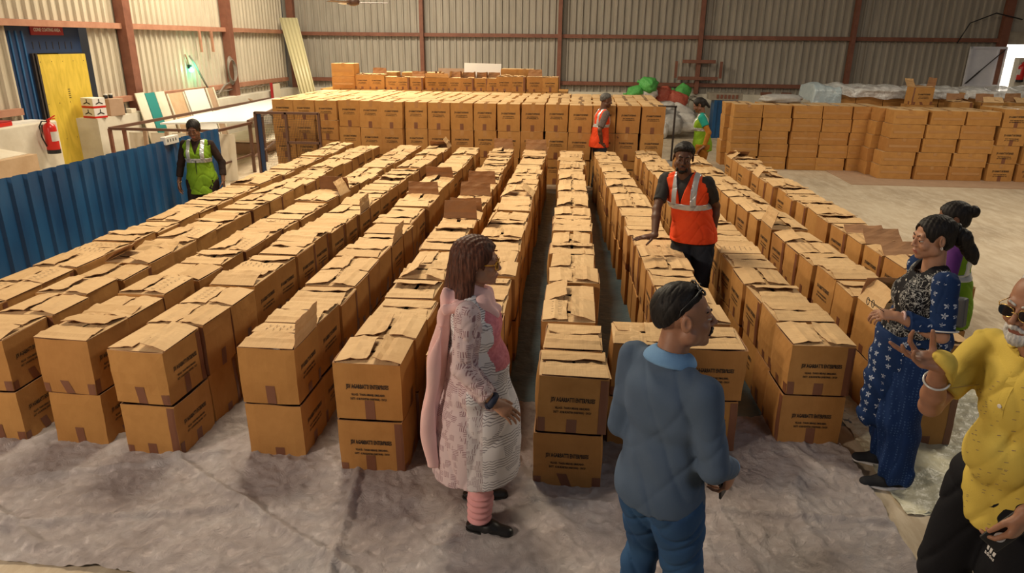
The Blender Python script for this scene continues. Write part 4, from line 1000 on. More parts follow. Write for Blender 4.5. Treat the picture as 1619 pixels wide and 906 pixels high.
def hand_prims(w, d, n, right=True, curl=(14, 22, 18), spread=1., k=1., thumb=None, curls=None):
    w = np.array(w, float); d = unit(d); n = unit(np.array(n, float)-d*(np.array(n, float)@d)); s = np.cross(d, n)*(1 if right else -1)
    P = lambda a, b, c=0.: w+(d*a+s*b+n*c)*k
    fs = [rcf(P(.0, .002), P(.075, .024), .022*k, .019*k, n, .62), rcf(P(.0, -.002), P(.078, -.002), .023*k, .019*k, n, .62), rcf(P(.0, -.006), P(.070, -.024), .021*k, .017*k, n, .62), rcf(P(.012, .010, .006), P(.04, .026, .008), .018*k, .014*k, n, .8)]
    palm = U(.016*k, *fs); out = [palm]; fr = U(.010*k, palm)
    segs = ((.086, .028, .042, .026, .021, .0088), (.090, .0095, .046, .029, .022, .0090), (.086, -.009, .043, .027, .021, .0086), (.078, -.0265, .034, .021, .019, .0078))
    F_ = []
    for i, (a, b, l1, l2, l3, r_) in enumerate(segs):
        cs = (curls[i] if curls else curl); q = P(a-.012, b); sp = (b/.028)*R(5)*spread; ang = 0.; dd = d*math.cos(sp)+s*math.sin(sp); ch = []
        for l_, c_, rr0, rr1 in ((l1+.012, cs[0], 1, .93), (l2, cs[1], .93, .85), (l3, cs[2], .85, .70)):
            ang += R(c_); v_ = dd*math.cos(ang)+n*math.sin(ang); e = q+v_*l_*k; ch.append(rc(q, e, r_*rr0*k, r_*rr1*k)); q = e
        F_.append(U(.002, *ch))
    t = thumb or (.62, .66, .35, .80, .35, .45)
    q0 = P(.022, .020, .006); v1 = unit(d*t[0]+s*t[1]+n*t[2]); q1 = q0+v1*.042*k; v2 = unit(d*t[3]+s*t[4]+n*t[5]); q2 = q1+v2*.034*k; q3 = q2+unit(v2+d*.15+n*.1)*.024*k
    F_.append(U(.002, rc(q0, q1, .0145*k, .0105*k), rc(q1, q2, .0105*k, .0092*k), rc(q2, q3, .0092*k, .0072*k)))
    def f(P_):
        dmin = palm(P_)
        o = None
        for g in F_: e = g(P_); o = e if o is None else np.minimum(o, e)
        h = np.clip(.5+.5*(o-dmin)/(.007*k), 0, 1); return o+(dmin-o)*h-.007*k*h*(1-h)
    f.center = P(.09, 0); return f
def two_bone(a, b, l1, l2, hint):
    a = np.array(a, float); b = np.array(b, float); v = b-a; L_ = min(np.linalg.norm(v), (l1+l2)*.998); u = unit(v); b = a+u*L_
    x = (l1*l1-l2*l2+L_*L_)/(2*L_); y = math.sqrt(max(l1*l1-x*x, 0)); h = np.array(hint, float); h = unit(h-u*(h@u)); return a+u*x+h*y, b
class Fig:
    """lays out joints of a standing figure of height h; everything else is hung on them"""
    def __init__(s, h, girth=1., lean=(0, 0), shoulder=.108, female=False, hip=1., feet=((.09, .02), (-.09, -.02)), sdrop=0., foot_out=(6, -6), turn=0.):
        s.h = h; s.g = girth; k = h; lx, ly = lean; s.female = female
        s.pel = V3(lx*.15, ly*.15, .52*k); s.waist = V3(lx*.4, ly*.4, .615*k); s.chest = V3(lx*.8, ly*.8, .725*k-sdrop*.6); s.neck = V3(lx*1.05, ly*1.05-.01, .835*k-sdrop)
        s.hd = V3(lx*1.2, ly*1.2+.012, .935*k-sdrop); ct, st = math.cos(R(turn)), math.sin(R(turn)); sw = shoulder*k
        s.sh = [V3(lx+sw*ct, ly+sw*st-.01, .805*k-sdrop), V3(lx-sw*ct, ly-sw*st-.01, .805*k-sdrop)]; s.ct, s.st = ct, st
        s.hip = [s.pel+V3(.054*k, 0, -.015*k), s.pel+V3(-.054*k, 0, -.015*k)]; s.hf = hip
        s.ank = [V3(feet[0][0], feet[0][1], .052*k), V3(feet[1][0], feet[1][1], .052*k)]; s.fo = foot_out
        s.knee = [two_bone(s.hip[i], s.ank[i], .235*k, .225*k, (0, 1, 0))[0] for i in (0, 1)]
        s.arm = [None, None]
    def rt(s, x, y): return V3(x*s.ct-y*s.st, x*s.st+y*s.ct, 0)
    def set_arm(s, i, wrist, hint):
        e, w = two_bone(s.sh[i], wrist, .178*s.h, .150*s.h, hint); s.arm[i] = (e, w); return w
    def torso(s, t=0., belly=0., bust=0.):
        k = s.h; g = s.g; sw = np.linalg.norm((s.sh[0]-s.sh[1])[:2])/2; rot = np.array(Matrix.Rotation(math.atan2(s.st, s.ct), 3, 'Z'))
        fs = [ell(s.pel, (.098*k*g*s.hf+t, .068*k*g*s.hf+t, .075*k+t)), ell(s.waist, (.080*k*g+t, .058*k*g+t, .085*k)), ell(s.chest+V3(0, 0, .0), (.092*k*g+t, .064*k*g+t, .095*k+t), rot),
              rc(s.sh[0]+V3(0, 0, -.012*k)-s.rt(.012, 0), s.sh[1]+V3(0, 0, -.012*k)+s.rt(.012, 0), .026*k*(1+(g-1)*.4)+t*.8, .026*k*(1+(g-1)*.4)+t*.8), ell((s.sh[0]+s.sh[1])/2+V3(0, 0, -.035*k)-s.rt(0, .012), (sw*.90+t, .048*k*g+t, .055*k), rot),
              rc(s.neck+V3(0, 0, -.01*k), (s.neck+s.sh[0])/2+V3(0, 0, -.004), .030*k+t*.6, .024*k+t*.5), rc(s.neck+V3(0, 0, -.01*k), (s.neck+s.sh[1])/2+V3(0, 0, -.004), .030*k+t*.6, .024*k+t*.5)]
        if belly: fs.append(ell(s.waist+s.rt(0, .030*k*g)+V3(0, 0, -.01*k), (.070*k*g+t, (.040+belly)*k+t, .075*k)))
        if bust:
            for sx in (-1, 1): fs.append(ell(s.chest+s.rt(sx*.042*k, .050*k*g)+V3(0, 0, -.005*k), (.040*k+t, bust*k+t, .042*k+t)))
        fs.append(ell(s.pel+V3(0, -.028*k, -.012*k), (.080*k*g*s.hf+t, .052*k*g+t, .055*k+t)))
        return U(.030, *fs)
    def armf(s, i, t=0., r=(.026, .0215, .0225, .0155), to=1.):
        k = s.h; e, w = s.arm[i]; return U(.014, rc(s.sh[i], e, r[0]*k+t, r[1]*k+t), rc(e, e+(w-e)*.3, r[1]*k+t, r[2]*k+t), rc(e+(w-e)*.3, w, r[2]*k+t, r[3]*k+t))
    def legf(s, i, t=0., r=(.055, .036, .026)):
        k = s.h; m_ = s.knee[i]+(s.ank[i]-s.knee[i])*.28+V3(0, -.012*k, 0)
        return U(.02, rc(s.hip[i]+V3(0, 0, -.01), s.knee[i], r[0]*k*s.g+t, r[1]*k+t), rc(s.knee[i], m_, r[1]*k*.95+t, r[1]*k*.95+t), rc(m_, s.ank[i], r[1]*k*.95+t, r[2]*k+t))
    def neckf(s, H, r=.033): return rc(s.neck+V3(0, 0, -.03), H.T((0, -.022, -.055)), r*s.h*1.12, r*s.h*.98)
    def shoes(s, root, mats, sole, k=1., name='shoe', clog=False):
        for i in (0, 1):
            a = s.ank[i].copy(); a[2] = 0; q = R(s.fo[i]*-1); fwv = V3(math.sin(-q), math.cos(q), 0); sd = V3(math.cos(q), math.sin(q), 0)*1.; P = lambda x, y, z: a+fwv*y*k+sd*x*k+V3(0, 0, z*k)
            up_ = U(.03, rcf(P(0, -.035, .050), P(0, .06, .045), .040*k, .040*k, (0, 0, 1), .95), rcf(P(0, .06, .040), P(0, .155, .030), .042*k, .036*k, (0, 0, 1), .72), rc(P(0, -.02, .06), P(0, -.01, .085), .036*k, .034*k))
            up_ = INT(up_, half((0, 0, .016*k), (0, 0, -1)))
            if clog: up_ = SUB(.01, up_, ell(P(0, -.055, .095), (.04, .05, .045)))
            V, Q = mesh_field(up_, a+V3(-.26, -.26, -.005)*k, a+V3(.26, .26, .15)*k, .006)
            sh_ = link(name, np_mesh(name, [(V, Q)], [mats]), root)
            so = INT(U(.03, rcf(P(0, -.035, .018), P(0, .06, .018), .044*k, .045*k, (0, 0, 1), .5), rcf(P(0, .06, .018), P(0, .157, .018), .046*k, .037*k, (0, 0, 1), .5)), half((0, 0, .022*k), (0, 0, 1)), half((0, 0, .004), (0, 0, -1)))
            V, Q = mesh_field(so, a+V3(-.26, -.26, -.02)*k, a+V3(.26, .26, .06)*k, .006)
            link('sole', np_mesh('sole', [(V, Q)], [sole]), sh_)
def bbox(pts, m): p = np.array(pts); return p.min(0)-m, p.max(0)+m
def add_field(name, f, lo, hi, h, mats, parent, matfn=None):
    V, Q = mesh_field(f, lo, hi, h)
    if not len(V): print('EMPTY FIELD', name); return None
    return link(name, np_mesh(name, [(V, Q)], mats if isinstance(mats, list) else [mats], matfn), parent)
def build_body(root, fg, H, hands, skin, lipm, h_core=.012, h_head=.0032, h_arm=.005, arm_from=0., extra=None, fat=1., nose=1.):
    parts = []; hk = H.skin(fat, nose); nk = fg.neckf(H); head = U(.016, hk, nk)
    zc = fg.neck[2]-.035; head = INT(head, half((0, 0, zc), (0, 0, -1)))
    c = H.c; lo = np.minimum(c-.155, fg.neck-.10); hi = np.maximum(c+.155, fg.neck+.10)
    parts.append(mesh_field(head, lo, hi, h_head))
    core = U(.03, fg.torso(-.022), fg.legf(0, -.010), fg.legf(1, -.010)); core = INT(core, half((0, 0, fg.neck[2]-.005), (0, 0, 1)))
    b0, b1 = bbox([fg.pel, fg.chest, fg.ank[0], fg.ank[1], fg.sh[0], fg.sh[1], fg.knee[0], fg.knee[1]], .17); b0[2] = .02
    parts.append(mesh_field(core, b0, b1, h_core))
    for i in (0, 1):
        if fg.arm[i] is None: continue
        f = fg.armf(i)
        if hands[i] is not None: f = U(.012, f, hands[i])
        pts = [fg.sh[i], fg.arm[i][0], fg.arm[i][1]]
        if hands[i] is not None: pts.append(hands[i].center)
        lo, hi = bbox(pts, .12); parts.append(mesh_field(f, lo, hi, h_arm))
    return link('body', np_mesh('body', parts, [skin, lipm], lambda P: H.lips(P).astype(int)), root)
def skin_mat(name, c, rough=.5):
    m = mat(name, c, rough, spec=.4); n = N(m); v = n.co((1, 1, 1)); n.col(n.ramp(n.noise(v, 30, 3), [(.3, tuple(a*.88 for a in c)), (.7, c)])); n.bump(n.noise(v, 160, 2), .15, .002)
    n.b.inputs['Subsurface Weight'].default_value = .08; n.b.inputs['Subsurface Radius'].default_value = (.02, .008, .004); return m
def hair_mat(name, a, b, st=(1, 1, .12), sc=160):
    m = mat(name, a, .6, spec=.3); n = N(m); v = n.co(st); f = n.noise(v, sc, 3, .6, .3); n.col(n.ramp(f, [(.35, a), (.7, b)])); n.bump(f, .35, .002); return m
def cloth_mat(name, a, b=None, sc=8, weave=260, rough=.8, bump=.25):
    b = b or tuple(x*.85 for x in a); m = mat(name, a, rough, spec=.2); n = N(m); v = n.co((1, 1, 1)); n.col(n.ramp(n.noise(v, sc, 4), [(.3, b), (.7, a)])); n.bump(n.noise(v, weave, 2), bump, .003); return m
M['eyewhite'] = mat('eye_white', (.55, .52, .48), .25); M['iris_brown'] = mat('brown_iris', (.03, .015, .008), .2)
M['skin_fair'] = skin_mat('skin_fair', (.46, .24, .15)); M['lip_fair'] = mat('lip_fair', (.36, .12, .09), .4)
M['skin_tan'] = skin_mat('skin_tan', (.36, .175, .105)); M['lip_tan'] = mat('lip_tan', (.26, .09, .065), .4)
M['skin_brown'] = skin_mat('skin_brown', (.19, .085, .048)); M['lip_brown'] = mat('lip_brown', (.14, .05, .035), .4)
M['skin_dark'] = skin_mat('skin_dark', (.13, .058, .034)); M['lip_dark'] = mat('lip_dark', (.10, .035, .028), .4)
M['hair_black'] = hair_mat('black_hair', (.004, .003, .003), (.018, .013, .011)); M['hair_grey'] = hair_mat('grey_hair', (.03, .028, .026), (.20, .19, .18))
M['hair_auburn'] = hair_mat('auburn_brown_hair', (.034, .011, .006), (.15, .052, .028)); M['beard'] = hair_mat('white_beard', (.35, .34, .33), (.66, .65, .63), (1, 1, .4), 120)
M['reflect'] = mat('silver_reflective_tape', (.55, .57, .58), .28, metal=.25)
M['orange'] = cloth_mat('orange_hi_vis_cloth', (.88, .095, .025), (.72, .06, .015)); M['lime'] = cloth_mat('lime_hi_vis_cloth', (.21, .36, .02), (.15, .28, .015))
M['gold'] = mat('gold', (.55, .36, .12), .3, metal=.8)
# ------------------------------------------------------------------ printed cloths
def motif_mat(name, base, ink, scale=26, thr=.30, petals=5, rough=.8):
    m = mat(name, base, rough, spec=.2); n = N(m); v = n.co((1, 1, 1)); vo = n.n('ShaderNodeTexVoronoi'); vo.inputs['Scale'].default_value = scale; vo.inputs['Randomness'].default_value = .25; n.l(v, vo.inputs['Vector'])
    sc = n.n('ShaderNodeVectorMath', operation='SCALE'); n.l(v, sc.inputs[0]); sc.inputs['Scale'].default_value = scale
    sb = n.n('ShaderNodeVectorMath', operation='SUBTRACT'); n.l(sc.outputs[0], sb.inputs[0]); pz = n.n('ShaderNodeVectorMath', operation='SCALE'); n.l(vo.outputs['Position'], pz.inputs[0]); pz.inputs['Scale'].default_value = scale; n.l(pz.outputs[0], sb.inputs[1])
    x, y, z = n.sep(sb.outputs[0])[:3]; hx = n.math('ADD', x, y); ang = n.math('ARCTAN2', z, hx)
    pet = n.math('SINE', n.math('MULTIPLY', ang, float(petals))); lim = n.math('MULTIPLY_ADD', pet, .10, thr); d = vo.outputs['Distance']
    a_ = n.math('LESS_THAN', d, lim); b_ = n.math('GREATER_THAN', d, n.math('MULTIPLY', lim, .45)); c_ = n.math('LESS_THAN', d, .06); msk = n.math('MAXIMUM', n.math('MULTIPLY', a_, b_), c_)
    n.col(n.mix(msk, base, ink)); n.bump(n.noise(v, 260, 2), .2, .002); return m
def line_mat(name, base, ink, scale=9, width=.018, rough=.8, warp=1.):
    m = mat(name, base, rough, spec=.2); n = N(m); v = n.co((1, 1, 1)); f = n.noise(v, scale, 2, .6, warp); g = n.noise(n.co((1, 1, 1), loc=(3, 5, 7)), scale*1.6, 1, .5, warp)
    a_ = n.math('LESS_THAN', n.math('ABSOLUTE', n.math('SUBTRACT', f, .5)), width); b_ = n.math('LESS_THAN', n.math('ABSOLUTE', n.math('SUBTRACT', g, .45)), width*.9)
    n.col(n.mix(n.math('MAXIMUM', a_, b_), base, ink)); n.bump(n.noise(v, 260, 2), .2, .002); return m
def blockprint_mat(name, base, ink, scale=30):
    m = mat(name, base, .8, spec=.2); n = N(m); v = n.co((1, 1, 1)); ck = n.n('ShaderNodeTexVoronoi'); ck.inputs['Scale'].default_value = scale*.55; ck.distance = 'CHEBYCHEV'; n.l(v, ck.inputs['Vector'])
    r = ck.outputs['Color']; rx, ry, rz_ = n.sep(r)[:3]; x, y, z = n.sep(v)[:3]
    s1 = n.math('SINE', n.math('MULTIPLY', n.math('ADD', z, n.math('MULTIPLY', rx, 3.)), scale*14.)); s2 = n.math('SINE', n.math('MULTIPLY', n.math('ADD', n.math('ADD', x, y), ry), scale*12.))
    pick = n.math('GREATER_THAN', rx, .5); st = n.math('ADD', n.math('MULTIPLY', s1, pick), n.math('MULTIPLY', s2, n.math('SUBTRACT', 1., pick)))
    msk = n.math('MULTIPLY', n.math('GREATER_THAN', st, .25), n.math('MULTIPLY', n.math('LESS_THAN', ck.outputs['Distance'], .44), n.math('GREATER_THAN', rz_, .08)))
    n.col(n.mix(msk, base, ink)); n.bump(n.noise(v, 240, 2), .2, .002); return m
def band_mat(name, base, ink):
    m = mat(name, base, .8, spec=.2); n = N(m); v = n.co((1, 1, 1)); x, y, z = n.sep(v)[:3]; hx = n.math('ADD', x, y)
    big = n.math('GREATER_THAN', n.math('SINE', n.math('MULTIPLY', z, 52.)), -.1); fine = n.math('GREATER_THAN', n.math('SINE', n.math('MULTIPLY', z, 620.)), .15)
    gap = n.math('GREATER_THAN', n.noise(n.co((1, 1, 1)), 9, 1), .52); zig = n.math('GREATER_THAN', n.math('SINE', n.math('MULTIPLY_ADD', n.math('PINGPONG', hx, .012), 260., n.math('MULTIPLY', z, 420.))), .55)
    a_ = n.math('MULTIPLY', n.math('MULTIPLY', big, fine), gap); b_ = n.math('MULTIPLY', n.math('SUBTRACT', 1., big), zig)
    n.col(n.mix(n.math('MULTIPLY', n.math('MAXIMUM', a_, b_), .85), base, ink)); n.bump(n.noise(v, 240, 2), .2, .002); return m
M['kurta_white'] = band_mat('white_printed_cotton', (.80, .77, .79), (.22, .20, .22)); M['kurta_mauve'] = blockprint_mat('mauve_block_printed_cotton', (.66, .52, .53), (.30, .17, .19), 52)
M['kurta_arrow'] = blockprint_mat('white_arrow_printed_cotton', (.68, .62, .63), (.36, .27, .29), 64)
M['bib'] = cloth_mat('pink_embroidered_bib', (.72, .26, .30), (.55, .16, .20), 60, 200); M['pinkdup'] = cloth_mat('pale_pink_scarf_cloth', (.90, .60, .57), (.86, .53, .51), 6); M['pinkpants'] = cloth_mat('pink_trouser_cloth', (.80, .42, .42), (.70, .33, .34), 8)
M['navy'] = mat('navy_scrunchie', (.012, .02, .05), .7)
M['greyblue'] = cloth_mat('grey_blue_knit', (.085, .125, .195), (.065, .10, .16), 5, 330); M['lightblue'] = cloth_mat('light_blue_knit', (.17, .33, .56), (.15, .29, .50), 9)
m = cloth_mat('blue_denim', (.035, .095, .21), (.02, .055, .14), 5, 300, .85); M['denim'] = m; M['darkdenim'] = cloth_mat('dark_denim', (.030, .035, .045), (.018, .02, .028), 5)
M['vestblack'] = line_mat('black_vest_white_linework', (.010, .010, .014), (.42, .42, .41), 17, .017, warp=1.6); M['navyprint'] = motif_mat('navy_cloth_white_motifs', (.009, .030, .105), (.42, .47, .58), 19, .24)
M['navydots'] = motif_mat('navy_cloth_fine_dots', (.008, .028, .105), (.06, .12, .27), 60, .20, 3); M['darktrim'] = cloth_mat('black_cotton_trim', (.012, .012, .016))
M['yellowcloth'] = cloth_mat('yellow_polo_cloth', (.66, .50, .10), (.60, .44, .08), 5); M['blackcloth'] = cloth_mat('black_track_cloth', (.008, .008, .011)); M['purple'] = cloth_mat('purple_cloth', (.10, .025, .16), (.075, .018, .12)); M['purpleprint'] = line_mat('purple_lace_band', (.26, .19, .24), (.10, .05, .12), 60, .05)
M['charcoal'] = cloth_mat('charcoal_tshirt', (.040, .037, .036), (.030, .028, .028)); M['mustard'] = cloth_mat('mustard_cloth', (.38, .16, .022), (.30, .11, .015)); M['tealcloth'] = cloth_mat('teal_cloth', (.02, .30, .24), (.016, .24, .20)); M['darkbrownc'] = cloth_mat('dark_brown_cloth', (.035, .020, .016), (.02, .012, .01))
M['check'] = cloth_mat('grey_checked_shirt', (.16, .12, .11), (.09, .07, .065), 50); M['soleblack'] = mat('black_rubber', (.012, .012, .012), .5); M['solewhite'] = mat('white_rubber', (.62, .60, .60), .5); M['shoeknit'] = cloth_mat('black_knit_shoe', (.022, .023, .028)); M['clog'] = mat('black_leather', (.015, .015, .016), .38)
M['lensdark'] = mat('dark_lens', (.01, .01, .012), .08, spec=.9); M['amber'] = mat('amber_frame', (.55, .26, .02), .25); M['amberlens'] = mat('amber_lens', (.50, .22, .10), .1, alpha=.35); M['pearl'] = mat('pearl', (.75, .72, .66), .2)
M['watch'] = mat('pale_pink_strap', (.62, .42, .40), .5); M['greybag'] = mat('grey_bag', (.07, .075, .085), .6)

def frame_of(root):
    mw = Matrix.Translation(root.location) @ root.rotation_euler.to_matrix().to_4x4(); inv = mw.inverted()
    return (lambda p: V3(*(inv @ Vector(p)))), (lambda d: V3(*(inv.to_3x3() @ Vector(d))))
def glasses(H, root, fm, lm, name='glasses', off=(0, 0, 0), tilt=0., rim=.0022, parent=None, **k):
    o_ = V3(*off); T = lambda p: H.T(rmat(tilt, 0, 0)@V3(*p)+o_)
    g = MB()
    for sx in (-1, 1):
        pts = []
        for a in range(21):
            q = 2*PI*a/20; cx = math.copysign(abs(math.cos(q))**.75, math.cos(q)); sz = math.copysign(abs(math.sin(q))**.75, math.sin(q)); pts.append(T((sx*.033+.025*cx, .098-.006*abs(cx+sx*.5), -.002+.019*sz)))
        g.tube(pts, rim*1.2, 6, caps=False); g.tube([T((sx*.057, .094, .008)), T((sx*.076, .07, .008)), T((sx*.081, .0, .006)), T((sx*.080, -.018, -.006))], rim, 6)
    g.tube([T((-.009, .104, .003)), T((.009, .104, .003))], rim, 6)
    fo = g.obj('glasses_frame' if parent is None else 'frame', fm, root, smooth=True)
    for sx in (-1, 1):
        l = MB(); pts = [T((sx*.033+.024*math.copysign(abs(math.cos(2*PI*a/20))**.75, math.cos(2*PI*a/20)), .0975, -.002+.018*math.copysign(abs(math.sin(2*PI*a/20))**.75, math.sin(2*PI*a/20)))) for a in range(20)]
        l.add(pts, [tuple(range(20))]); l.obj('lens', lm, fo)
    return fo
def ring(a, b, r_, t, m_, name, root, flat=False):
    a = V3(*a); b = V3(*b); d = unit(b-a); s_ = unit(np.cross(d, V3(.3, .9, .2))); u = np.cross(d, s_); c = a
    MB().tube([c+(s_*math.cos(2*PI*q/24)+u*math.sin(2*PI*q/24))*r_ for q in range(25)], t, 8, caps=False).obj(name, m_, root, smooth=True)
def strands(f, amp=.003, fr=260, vert=True):
    def g(P):
        a = np.arctan2(P[:, 0], P[:, 1]+.3); return f(P)+amp*(np.sin(P[:, 0]*fr+P[:, 1]*fr*.7+3*np.sin(P[:, 2]*9))+.6*np.sin(P[:, 1]*fr*1.6-P[:, 0]*fr*.5+P[:, 2]*20))*.5
    return g
def vest(root, fg, m_, z0, z1, strips=True, t=.026, open_front=True, belly=0., wr=.006, h=.008, bust=0., vneck=.12, arm_r=.066):
    base = wrinkle(fg.torso(t, belly, bust), wr, 26, 2.); k = fg.h
    low = U(.05, fg.torso(t, belly, bust), rcf(fg.waist, V3(fg.pel[0], fg.pel[1], z0-.02), .082*k*fg.g+t, .106*k*fg.g*fg.hf+t, (0, 1, 0), .88))
    base = wrinkle(low, wr, 26, 2.)
    cuts = [half((0, 0, z0), (0, 0, -1)), half((0, 0, z1), (0, 0, 1))]
    holes = [rc(fg.sh[i]+fg.rt((.062 if i == 0 else -.062)*1, 0)+V3(0, 0, -.02), fg.sh[i]+fg.rt((.13 if i == 0 else -.13), 0)+V3(0, 0, -.06), arm_r, arm_r+.02) for i in (0, 1)]
    neck = rc(fg.neck+V3(0, .0, .06), fg.neck+V3(0, .0, -.05), .070, .060); fwd_ = fg.rt(0, 1); rgt_ = fg.rt(1, 0)
    def vee(P):
        q = P-fg.neck; t_ = np.clip((.03-q[:, 2])/(vneck+.03), 0, 1); return np.maximum(np.maximum(np.abs(q@rgt_)-.068*(1-t_)-.0, -(q@fwd_)), -(q[:, 2]+vneck))
    body = SUB(.004, INT(base, *cuts), *(holes+[neck, vee]))
    allp = [fg.sh[0], fg.sh[1], fg.pel, fg.chest, fg.neck]; lo, hi = bbox(allp, .22); lo[2] = z0-.03
    o = add_field('safety_vest', body, lo, hi, h, m_, root)
    if strips:
        b2 = inflate(base, .004); fwd = fg.rt(0, 1); rgt = fg.rt(1, 0); zc = fg.chest[2]-.08*k/1.7
        band = INT(b2, half((0, 0, zc+.026), (0, 0, 1)), half((0, 0, zc-.026), (0, 0, -1))); band = SUB(.002, band, *holes)
        add_field('reflective_band', band, lo, hi, h*.7, M['reflect'], o)
        for sx in (-1, 1):
            c = fg.chest+rgt*sx*.083; v_ = INT(b2, half(c+rgt*.024, rgt), half(c-rgt*.024, -rgt), half((0, 0, zc), (0, 0, -1)), half((0, 0, z1), (0, 0, 1))); v_ = SUB(.002, v_, *(holes+[neck, vee]))
            add_field('reflective_strip', v_, lo, hi, h*.7, M['reflect'], o)
        g = MB(); 
        for s_ in range(13):
            pass
    return o
def sleeve_f(fg, i, t, upto, r=None, k=.014):
    e, w = fg.arm[i]; kk = fg.h; r = r or (.026, .0215, .0225, .0155)
    f = U(k, rc(fg.sh[i], e, r[0]*kk+t, r[1]*kk+t), rc(e, w, r[1]*kk+t, r[3]*kk+t*1.1))
    if upto <= 1: p = fg.sh[i]+(e-fg.sh[i])*upto; return INT(f, half(p, e-fg.sh[i]))
    p = e+(w-e)*(upto-1)
    return INT(f, lambda P: np.where(((P-e)@unit(w-e)) > -.03, (P-p)@unit(w-e), -1.))
def person(name_label, loc, rz): return empty('person', (*loc, 0), R(rz), label=name_label, cat='person')

# ------------------------------------------------------------------ 1. woman in pink and white
def woman_pink():
    root = person('woman with auburn hair, pale pink scarf and printed white-mauve tunic, amber glasses, facing right', (-.47, 3.10), -90); Lp, Ld = frame_of(root)
    fg = Fig(1.54, 1.10, (0, -.005), .104, True, 1.1, feet=((.12, .03), (-.15, -.03)), foot_out=(8, -10)); H = Head(fg.hd+V3(0, .01, 0), 2, -2, 0, .98)
    w = fg.set_arm(0, Lp(wp(781, 636, 2.93)), (0.1, -1, -.2)); fg.set_arm(1, V3(-.26, .06, .80), (-.1, -1, 0))
    d = Ld((.72, .0, -.50)); hr = hand_prims(w, d, Ld((-.35, .55, -.55)), True, (12, 20, 15), 1.1, .94); hl = hand_prims(fg.arm[1][1], (0, .2, -1), (1, 0, 0), False)
    build_body(root, fg, H, (hr, hl), M['skin_fair'], M['lip_fair'], arm_from=.5, fat=1.03); H.eyes(root)
    lo, hi = bbox([H.c], .16); add_field('eyebrow', H.brow_f(.0028), lo, hi, .0022, M['hair_auburn'], root)
    # hair: side parted, shoulder length
    cap = U(.03, ell((0, -.018, .040), (.092, .110, .093)), ell((0, -.060, -.03), (.098, .072, .09)))
    fall = U(.04, rcf((.066, -.035, .02), (.086, -.055, -.175), .040, .042, (1, 0, 0), .75), rcf((-.066, -.035, .02), (-.086, -.055, -.175), .040, .042, (1, 0, 0), .75), rcf((0, -.095, .02), (0, -.125, -.19), .072, .078, (0, 1, 0), .62), rc((.05, .02, .075), (.074, .0, -.02), .026, .026), rc((-.05, .02, .075), (-.074, .0, -.02), .026, .026))
    hf = SUB(.012, U(.02, cap, fall), ell((0, .085, -.035), (.068, .10, .112)), ell((.074, .012, -.045), (.03, .018, .045)), ell((0, .03, -.16), (.05, .07, .08)))
    c = H.c; add_field('hair', H.wrap(strands(hf, .0032, 210)), c-V3(.17, .2, .27), c+V3(.17, .16, .17), .0038, M['hair_auburn'], root)
    glasses(H, root, M['amber'], M['amberlens'], rim=.0030)
    for sx in (1,): ring(H.T((sx*.083, -.010, -.042)), H.T((sx*.083, .05, -.042)), .008, .0018, M['gold'], 'earring', root)
    ring(w-unit(d)*.012, w+unit(d)*.02, .030, .017, M['navy'], 'scrunchie', root); ring(w-unit(d)*.045, w, .027, .0035, M['pearl'], 'bracelet', root)
    # tunic
    k = 1.6; skirt = U(.06, rcf(fg.waist+V3(0, .0, .0), V3(0, .0, .52), .155, .215, (1, 0, 0), .92), rcf(V3(0, .01, .62), V3(0, .0, .28), .212, .235, (1, 0, 0), .92))
    body_ = U(.03, fg.torso(.016, .030, .018), skirt); slit = [rcf(V3(sx*.23, .0, .66), V3(sx*.27, .0, .2), .006, .016, (0, 1, 0), .8) for sx in (-1, 1)]
    tun = SUB(.006, wrinkle(INT(body_, half((0, 0, .30), (0, .06, -1))), .009, 15, 4., (1, 1, .55)), rc(fg.neck+V3(0, 0, .06), fg.neck+V3(0, 0, -.02), .058, .056), *slit)
    sl = [wrinkle(sleeve_f(fg, i, .017, 1.80), .006, 30, 3.) for i in (0, 1)]; tun = U(.02, tun, *sl); e0, w0 = fg.arm[0]
    def mf(C_):
        arm = ((ln(C_-(fg.sh[0]+(e0-fg.sh[0])*np.clip(((C_-fg.sh[0])@(e0-fg.sh[0]))/((e0-fg.sh[0])@(e0-fg.sh[0])), 0, 1)[:, None])) < .078) & (C_[:, 0] > .135)) | (ln(C_-(e0+(w0-e0)*np.clip(((C_-e0)@(w0-e0))/((w0-e0)@(w0-e0)), 0, 1)[:, None])) < .062)
        side = (C_[:, 1] < -.02) & (C_[:, 2] < .99); bib = (C_[:, 1] > .06) & (np.abs(C_[:, 0]) < .115) & (C_[:, 2] > .93); ar = (C_[:, 2] < .78) & (C_[:, 1] < .06)
        r_ = np.zeros(len(C_)); r_[ar] = 3; r_[side] = 1; r_[bib] = 2; r_[arm] = 1; return r_
    add_field('tunic', tun, (-.42, -.32, .30), (.42, .42, 1.45), .0065, [M['kurta_white'], M['kurta_mauve'], M['bib'], M['kurta_arrow']], root, mf)
    # small embroidered motif on the bib
    em = MB(); pc = Lp(wp(806, 556, 3.1))
    # scarf
    n0 = fg.neck
    loop = U(.02, rc(n0+V3(.055, -.02, .03), n0+V3(.045, .055, -.015), .034, .034), rc(n0+V3(-.055, -.02, .03), n0+V3(-.045, .055, -.015), .034, .034), rc(n0+V3(.045, .055, -.015), n0+V3(-.045, .055, -.015), .036, .036), rc(n0+V3(.055, -.03, .03), n0+V3(-.055, -.03, .03), .036, .036), rc(n0+V3(.05, .05, -.03), n0+V3(.02, .105, -.09), .036, .030), rc(n0+V3(-.05, .05, -.03), n0+V3(-.02, .105, -.09), .036, .030))
